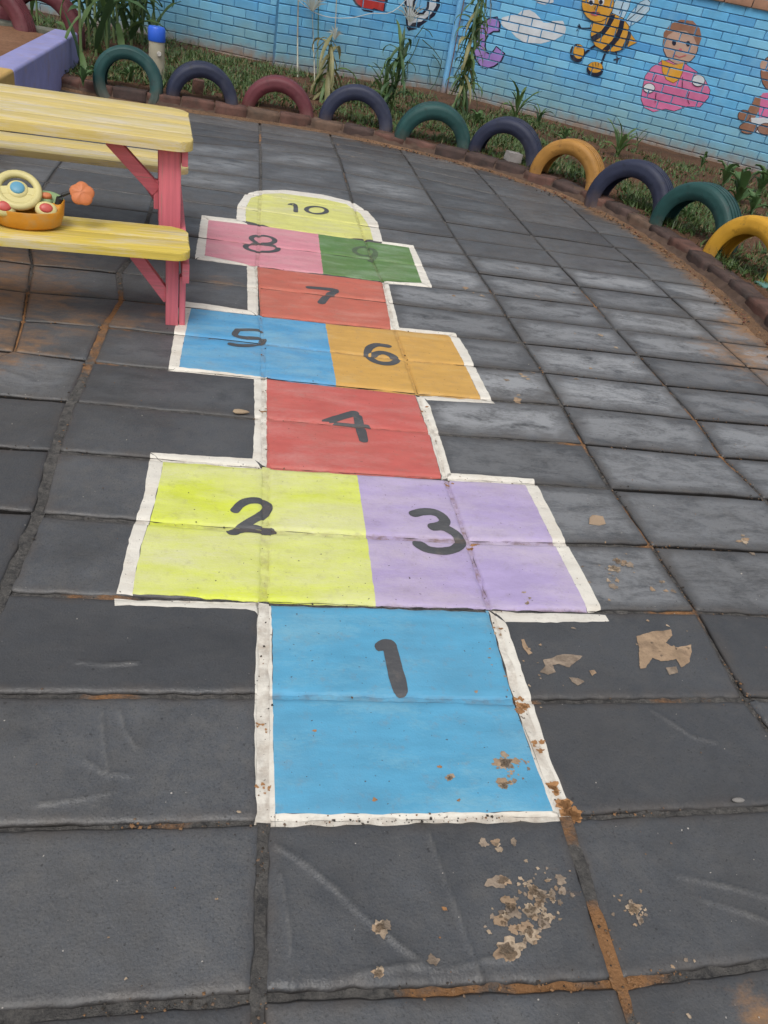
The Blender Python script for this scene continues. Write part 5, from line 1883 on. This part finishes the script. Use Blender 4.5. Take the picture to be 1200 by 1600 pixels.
stick('string', 'thin grey string hanging above the lilac letter C', 'string', [atplane(766, 36, (wall_r.n.x, wall_r.n.y, 0), wall_r.n.dot(wall_r.p0) + 0.02), atplane(768, -40, (wall_r.n.x, wall_r.n.y, 0), wall_r.n.dot(wall_r.p0) + 0.02)], 0.004, simple('grey string', (0.2, 0.22, 0.22), 0.7))
bm = bmesh.new()
for (ua, va, ub, vb) in [(648, 60, 662, 40), (660, 62, 690, 95), (655, 60, 640, 95), (690, 95, 680, 130), (636, 95, 634, 128), (680, 130, 664, 150), (662, 44, 676, 58), (700, 80, 720, 60), (640, 95, 628, 118), (668, 100, 672, 130), (676, 85, 690, 110)]:
    a, b = wb(ua, va, 0.03), wb(ub, vb, 0.04)
    mid = (a + b) / 2 + Vector((0.01, 0, 0.012))
    tube(bm, [a, mid, b], [0.005, 0.0045, 0.004], 5)
tag(bm_obj('dead_vine', bm, simple('dark vine', (0.05, 0.09, 0.06), 0.8)), 'dark thin dead vine straggling over the wall below the white letter', 'vine')
for (u, v, n, ln, lab) in [(488, 18, 12, 0.16, 'pale straw fan of dry leaves at the top of the middle wall panel'), (523, 62, 8, 0.10, 'small bleached spray of dry leaves above the yellowed maize'), (640, 35, 9, 0.2, 'faded dry tassel of the green maize under the white letter')]:
    c = wb(u, v, 0.09)
    root = thing('dry_grass', lab, 'dry grass', c)
    rr = random.Random(u)
    for k in range(n):
        a = PI * (0.15 + 0.7 * k / (n - 1))
        tip = Vector((math.cos(a) * ln, rr.uniform(-0.04, 0.04), math.sin(a) * ln * rr.uniform(0.9, 1.3)))
        mid = tip * 0.5 + Vector((0, 0, 0.03))
        s = Vector((-tip.z, 0, tip.x)).normalized() * 0.006
        link('blade', new_mesh('blade', [Vector((0, 0, 0)) - s * 0.4, Vector((0, 0, 0)) + s * 0.4, mid + s, mid - s, tip], [(0, 1, 2, 3), (3, 2, 4)], [L_straw]), root)
stick('dry_cane', 'pale stem carrying the straw fan on the middle panel', 'cane', [at(492, 140, 0.03), wb(490, 70, 0.09), wb(488, 22, 0.09)], [0.006, 0.004, 0.003], M_cane)


# low broad leaved weeds at the right
def weed(label, u, v, n, r, seed):
    rr = random.Random(seed)
    p = at(u, v, 0.06)
    root = thing('weed', label, 'weed', (p.x, p.y, 0.045), rr.uniform(0, 6), 'broad leaved weeds by the wall')
    for k in range(n):
        a = k * 2.4 + rr.uniform(-0.4, 0.4)
        ln = r * rr.uniform(0.5, 1.0)
        w = ln * 0.42
        zt = rr.uniform(0.05, 0.16) * r / 0.16
        V = []
        for q in range(5):
            t = q / 4
            x = ln * t
            z = zt * math.sin(min(1.0, t * 1.1) * PI * 0.62)
            ww = w * math.sin(PI * (0.08 + 0.9 * t)) * 0.5
            V += [(x, ww, z + 0.012), (x, 0, z), (x, -ww, z + 0.012)]
        F = []
        for q in range(4):
            b0 = q * 3
            F += [(b0, b0 + 1, b0 + 4, b0 + 3), (b0 + 1, b0 + 2, b0 + 5, b0 + 4)]
        o = link('leaf', new_mesh('leaf', V, F, [L_weed], smooth=True), root)
        o.rotation_euler = (0, rr.uniform(-0.5, 0.1), a)
        o.location = (0, 0, rr.uniform(0, 0.06))


for k, (u, v, n, r, lab) in enumerate([(1150, 318, 14, 0.20, 'large leafy weed between the dark green and yellow tyres'), (1128, 292, 10, 0.14, 'leafy weed at the wall foot above the dark green tyre'), (1186, 300, 12, 0.16, 'leafy weed at the wall foot near the right edge'),
                                       (1172, 335, 10, 0.13, 'leafy weed just behind the yellow tyre'), (1095, 262, 7, 0.09, 'small leafy weed below the painted bear'), (880, 226, 8, 0.10, 'small leafy weed behind the mustard tyre'), (745, 195, 8, 0.10, 'small leafy weed at the foot of the corner maize'),
                                       (205, 128, 9, 0.09, 'small leafy weed inside the leftmost dark green tyre arch'), (130, 135, 8, 0.10, 'small leafy weed at the sandpit end of the kerb'), (1070, 345, 7, 0.08, 'small leafy weed inside the dark green tyre next to the yellow one')]):
    weed(lab, u, v, n, r, k + 5)

# ------------------------------------------------------------------ grass in the bed
rg = np.random.RandomState(4)
GV, GF, GM = [], [], []


def blade(x, y, z, h, w, ang, lean, mi):
    ca, sa = math.cos(ang), math.sin(ang)
    i0 = len(GV)
    px_, py_ = -sa * w / 2, ca * w / 2
    dx, dy = ca * lean, sa * lean
    GV.extend([(x - px_, y - py_, z), (x + px_, y + py_, z), (x + px_ * 0.8 + dx * 0.45, y + py_ * 0.8 + dy * 0.45, z + h * 0.65), (x - px_ * 0.8 + dx * 0.45, y - py_ * 0.8 + dy * 0.45, z + h * 0.65), (x + dx, y + dy, z + h)])
    GF.extend([(i0, i0 + 1, i0 + 2, i0 + 3), (i0 + 3, i0 + 2, i0 + 4)])
    GM.extend([mi, mi])


cnt = 0
while cnt < 36000:
    t, s = rg.rand(), rg.rand() ** 1.15
    p = bed_xy(t, s)
    if p.x < -2.2 or p.x > 5.5 or p.y < 2.0: continue
    dens = 0.46 + 1.0 * nz(p.x * 1.3, p.y * 1.3, 21) + 0.5 * nz(p.x * 4.5, p.y * 4.5, 8)
    if s > 0.72: dens -= (s - 0.72) * 3.2
    if s < 0.05: dens -= 0.35
    if p.x > 1.5: dens -= 0.12
    if rg.rand() > dens: continue
    z = bed_z(p.x, p.y, s) - 0.004
    h = (0.02 + 0.055 * rg.rand() ** 1.6) * (1.0 + 0.6 * nz(p.x * 2, p.y * 2, 40))
    mi = 0 if rg.rand() < 0.5 else (1 if rg.rand() < 0.85 else 2)
    broad = rg.rand() < 0.35
    blade(p.x, p.y, z, h * (0.55 if broad else 1), 0.016 if broad else 0.0055, rg.rand() * 6.28, h * rg.uniform(0.2, 1.1) + (0.012 if broad else 0), mi)
    cnt += 1
G1 = leaf_material('bed grass', (0.075, 0.135, 0.035), (0.13, 0.20, 0.06), 0.2)
G2 = leaf_material('darker bed grass', (0.045, 0.09, 0.026), (0.085, 0.145, 0.045), 0.2)
G3 = leaf_material('dry bed grass', (0.22, 0.19, 0.085), (0.30, 0.24, 0.12), 0.2)
tag(link('grass', new_mesh('grass', GV, GF, [G1, G2, G3], face_mats=GM)), 'patchy short grass and weeds growing on the garden bed', 'grass', kind='stuff')

# ------------------------------------------------------------------ grit: crumbs of dirt, sand and mortar in the joints and over the slabs
rgt = random.Random(17)
CV, CF, CM = [], [], []


def crumb(x, y, z, r, mi):
    i0 = len(CV)
    a0 = rgt.uniform(0, 6.28)
    k = [rgt.uniform(0.6, 1.3) for _ in range(6)]
    for q in range(4):
        a = a0 + q * PI / 2
        CV.append((x + r * k[q] * math.cos(a), y + r * k[q] * math.sin(a), z + r * rgt.uniform(-0.1, 0.35)))
    CV.append((x + r * rgt.uniform(-0.3, 0.3), y + r * rgt.uniform(-0.3, 0.3), z + r * 0.75 * k[4]))
    CV.append((x, y, z - r * 0.6))
    for q in range(4):
        CF.append((i0 + q, i0 + (q + 1) % 4, i0 + 4))
        CF.append((i0 + (q + 1) % 4, i0 + q, i0 + 5))
        CM.extend([mi, mi])


def crumb_line(p, q, w, per_m, rmax):
    n = int((q - p).length * per_m)
    d = (q - p).normalized()
    nn_ = Vector((-d.y, d.x, 0))
    for _ in range(n):
        t = rgt.random()
        c = p.lerp(q, t) + nn_ * rgt.gauss(0, w * 0.42)
        if nz(c.x * 5, c.y * 5, 66) < -0.12: continue
        o = orange(c.x, c.y)
        r = rmax * (0.25 + 0.75 * rgt.random() ** 3)
        mi = 1 if rgt.random() < o * 0.9 else rgt.choice((0, 0, 2))
        off = abs((c - p.lerp(q, t)).length)
        crumb(c.x, c.y, (-0.004 if off < w * 0.45 else 0.0) + r * 0.2, r, mi)


for j in range(-1, 12):
    for i in range(-2, 4):
        p, q, e = corner(i, j), corner(i, j + 1), corner(i + 1, j)
        near = max(0.25, 1.0 - p.y / 3.2)
        if p.y > 3: continue
        paint_c = i in (0, 1) and 1 <= j <= 13
        paint_r = i in (-1, 0, 1) and 2 <= j <= 13
        crumb_line(p, q, col_gap(i, p.y) + 0.004, (60 if paint_c else 330) * near, 0.0042)
        crumb_line(p, e, row_gap(j) + 0.003, (25 if paint_r else 220) * near, 0.0036)
for _ in range(900):
    x, y = rgt.uniform(-1.1, 1.7), rgt.uniform(-0.15, 2.6)
    if -0.3 < x < 0.8 and y > 0.25: 
        if rgt.random() < 0.85: continue
    r = 0.0005 + 0.0019 * rgt.random() ** 4
    crumb(x, y, 0.001 + r * 0.2, r, rgt.choice((0, 1, 2, 3)))
for k in range(int(len(KC) * 0.3), len(KC)):
    for _ in range(9):
        c = KC[k] - KN[k] * abs(rgt.gauss(0, 0.05)) + Vector((rgt.uniform(-0.02, 0.02), rgt.uniform(-0.02, 0.02), 0))
        r = 0.002 + 0.009 * rgt.random() ** 4
        crumb(c.x, c.y, 0.008, r, rgt.choice((0, 1, 1, 4)))
GC = [simple('crumb ' + n_, c, 0.95, 0.3, 40, 0.3, 200, None, 0.5, 'World', 0.15) for n_, c in (('dark', (0.055, 0.048, 0.042)), ('orange', (0.22, 0.125, 0.065)), ('brown', (0.15, 0.105, 0.075)), ('pale', (0.42, 0.39, 0.35)), ('brick', (0.17, 0.075, 0.055)))]
tag(link('grit', new_mesh('grit', CV, CF, GC, face_mats=CM)), 'crumbs of dirt, sand and mortar lying in the joints and on the slabs', kind='stuff')
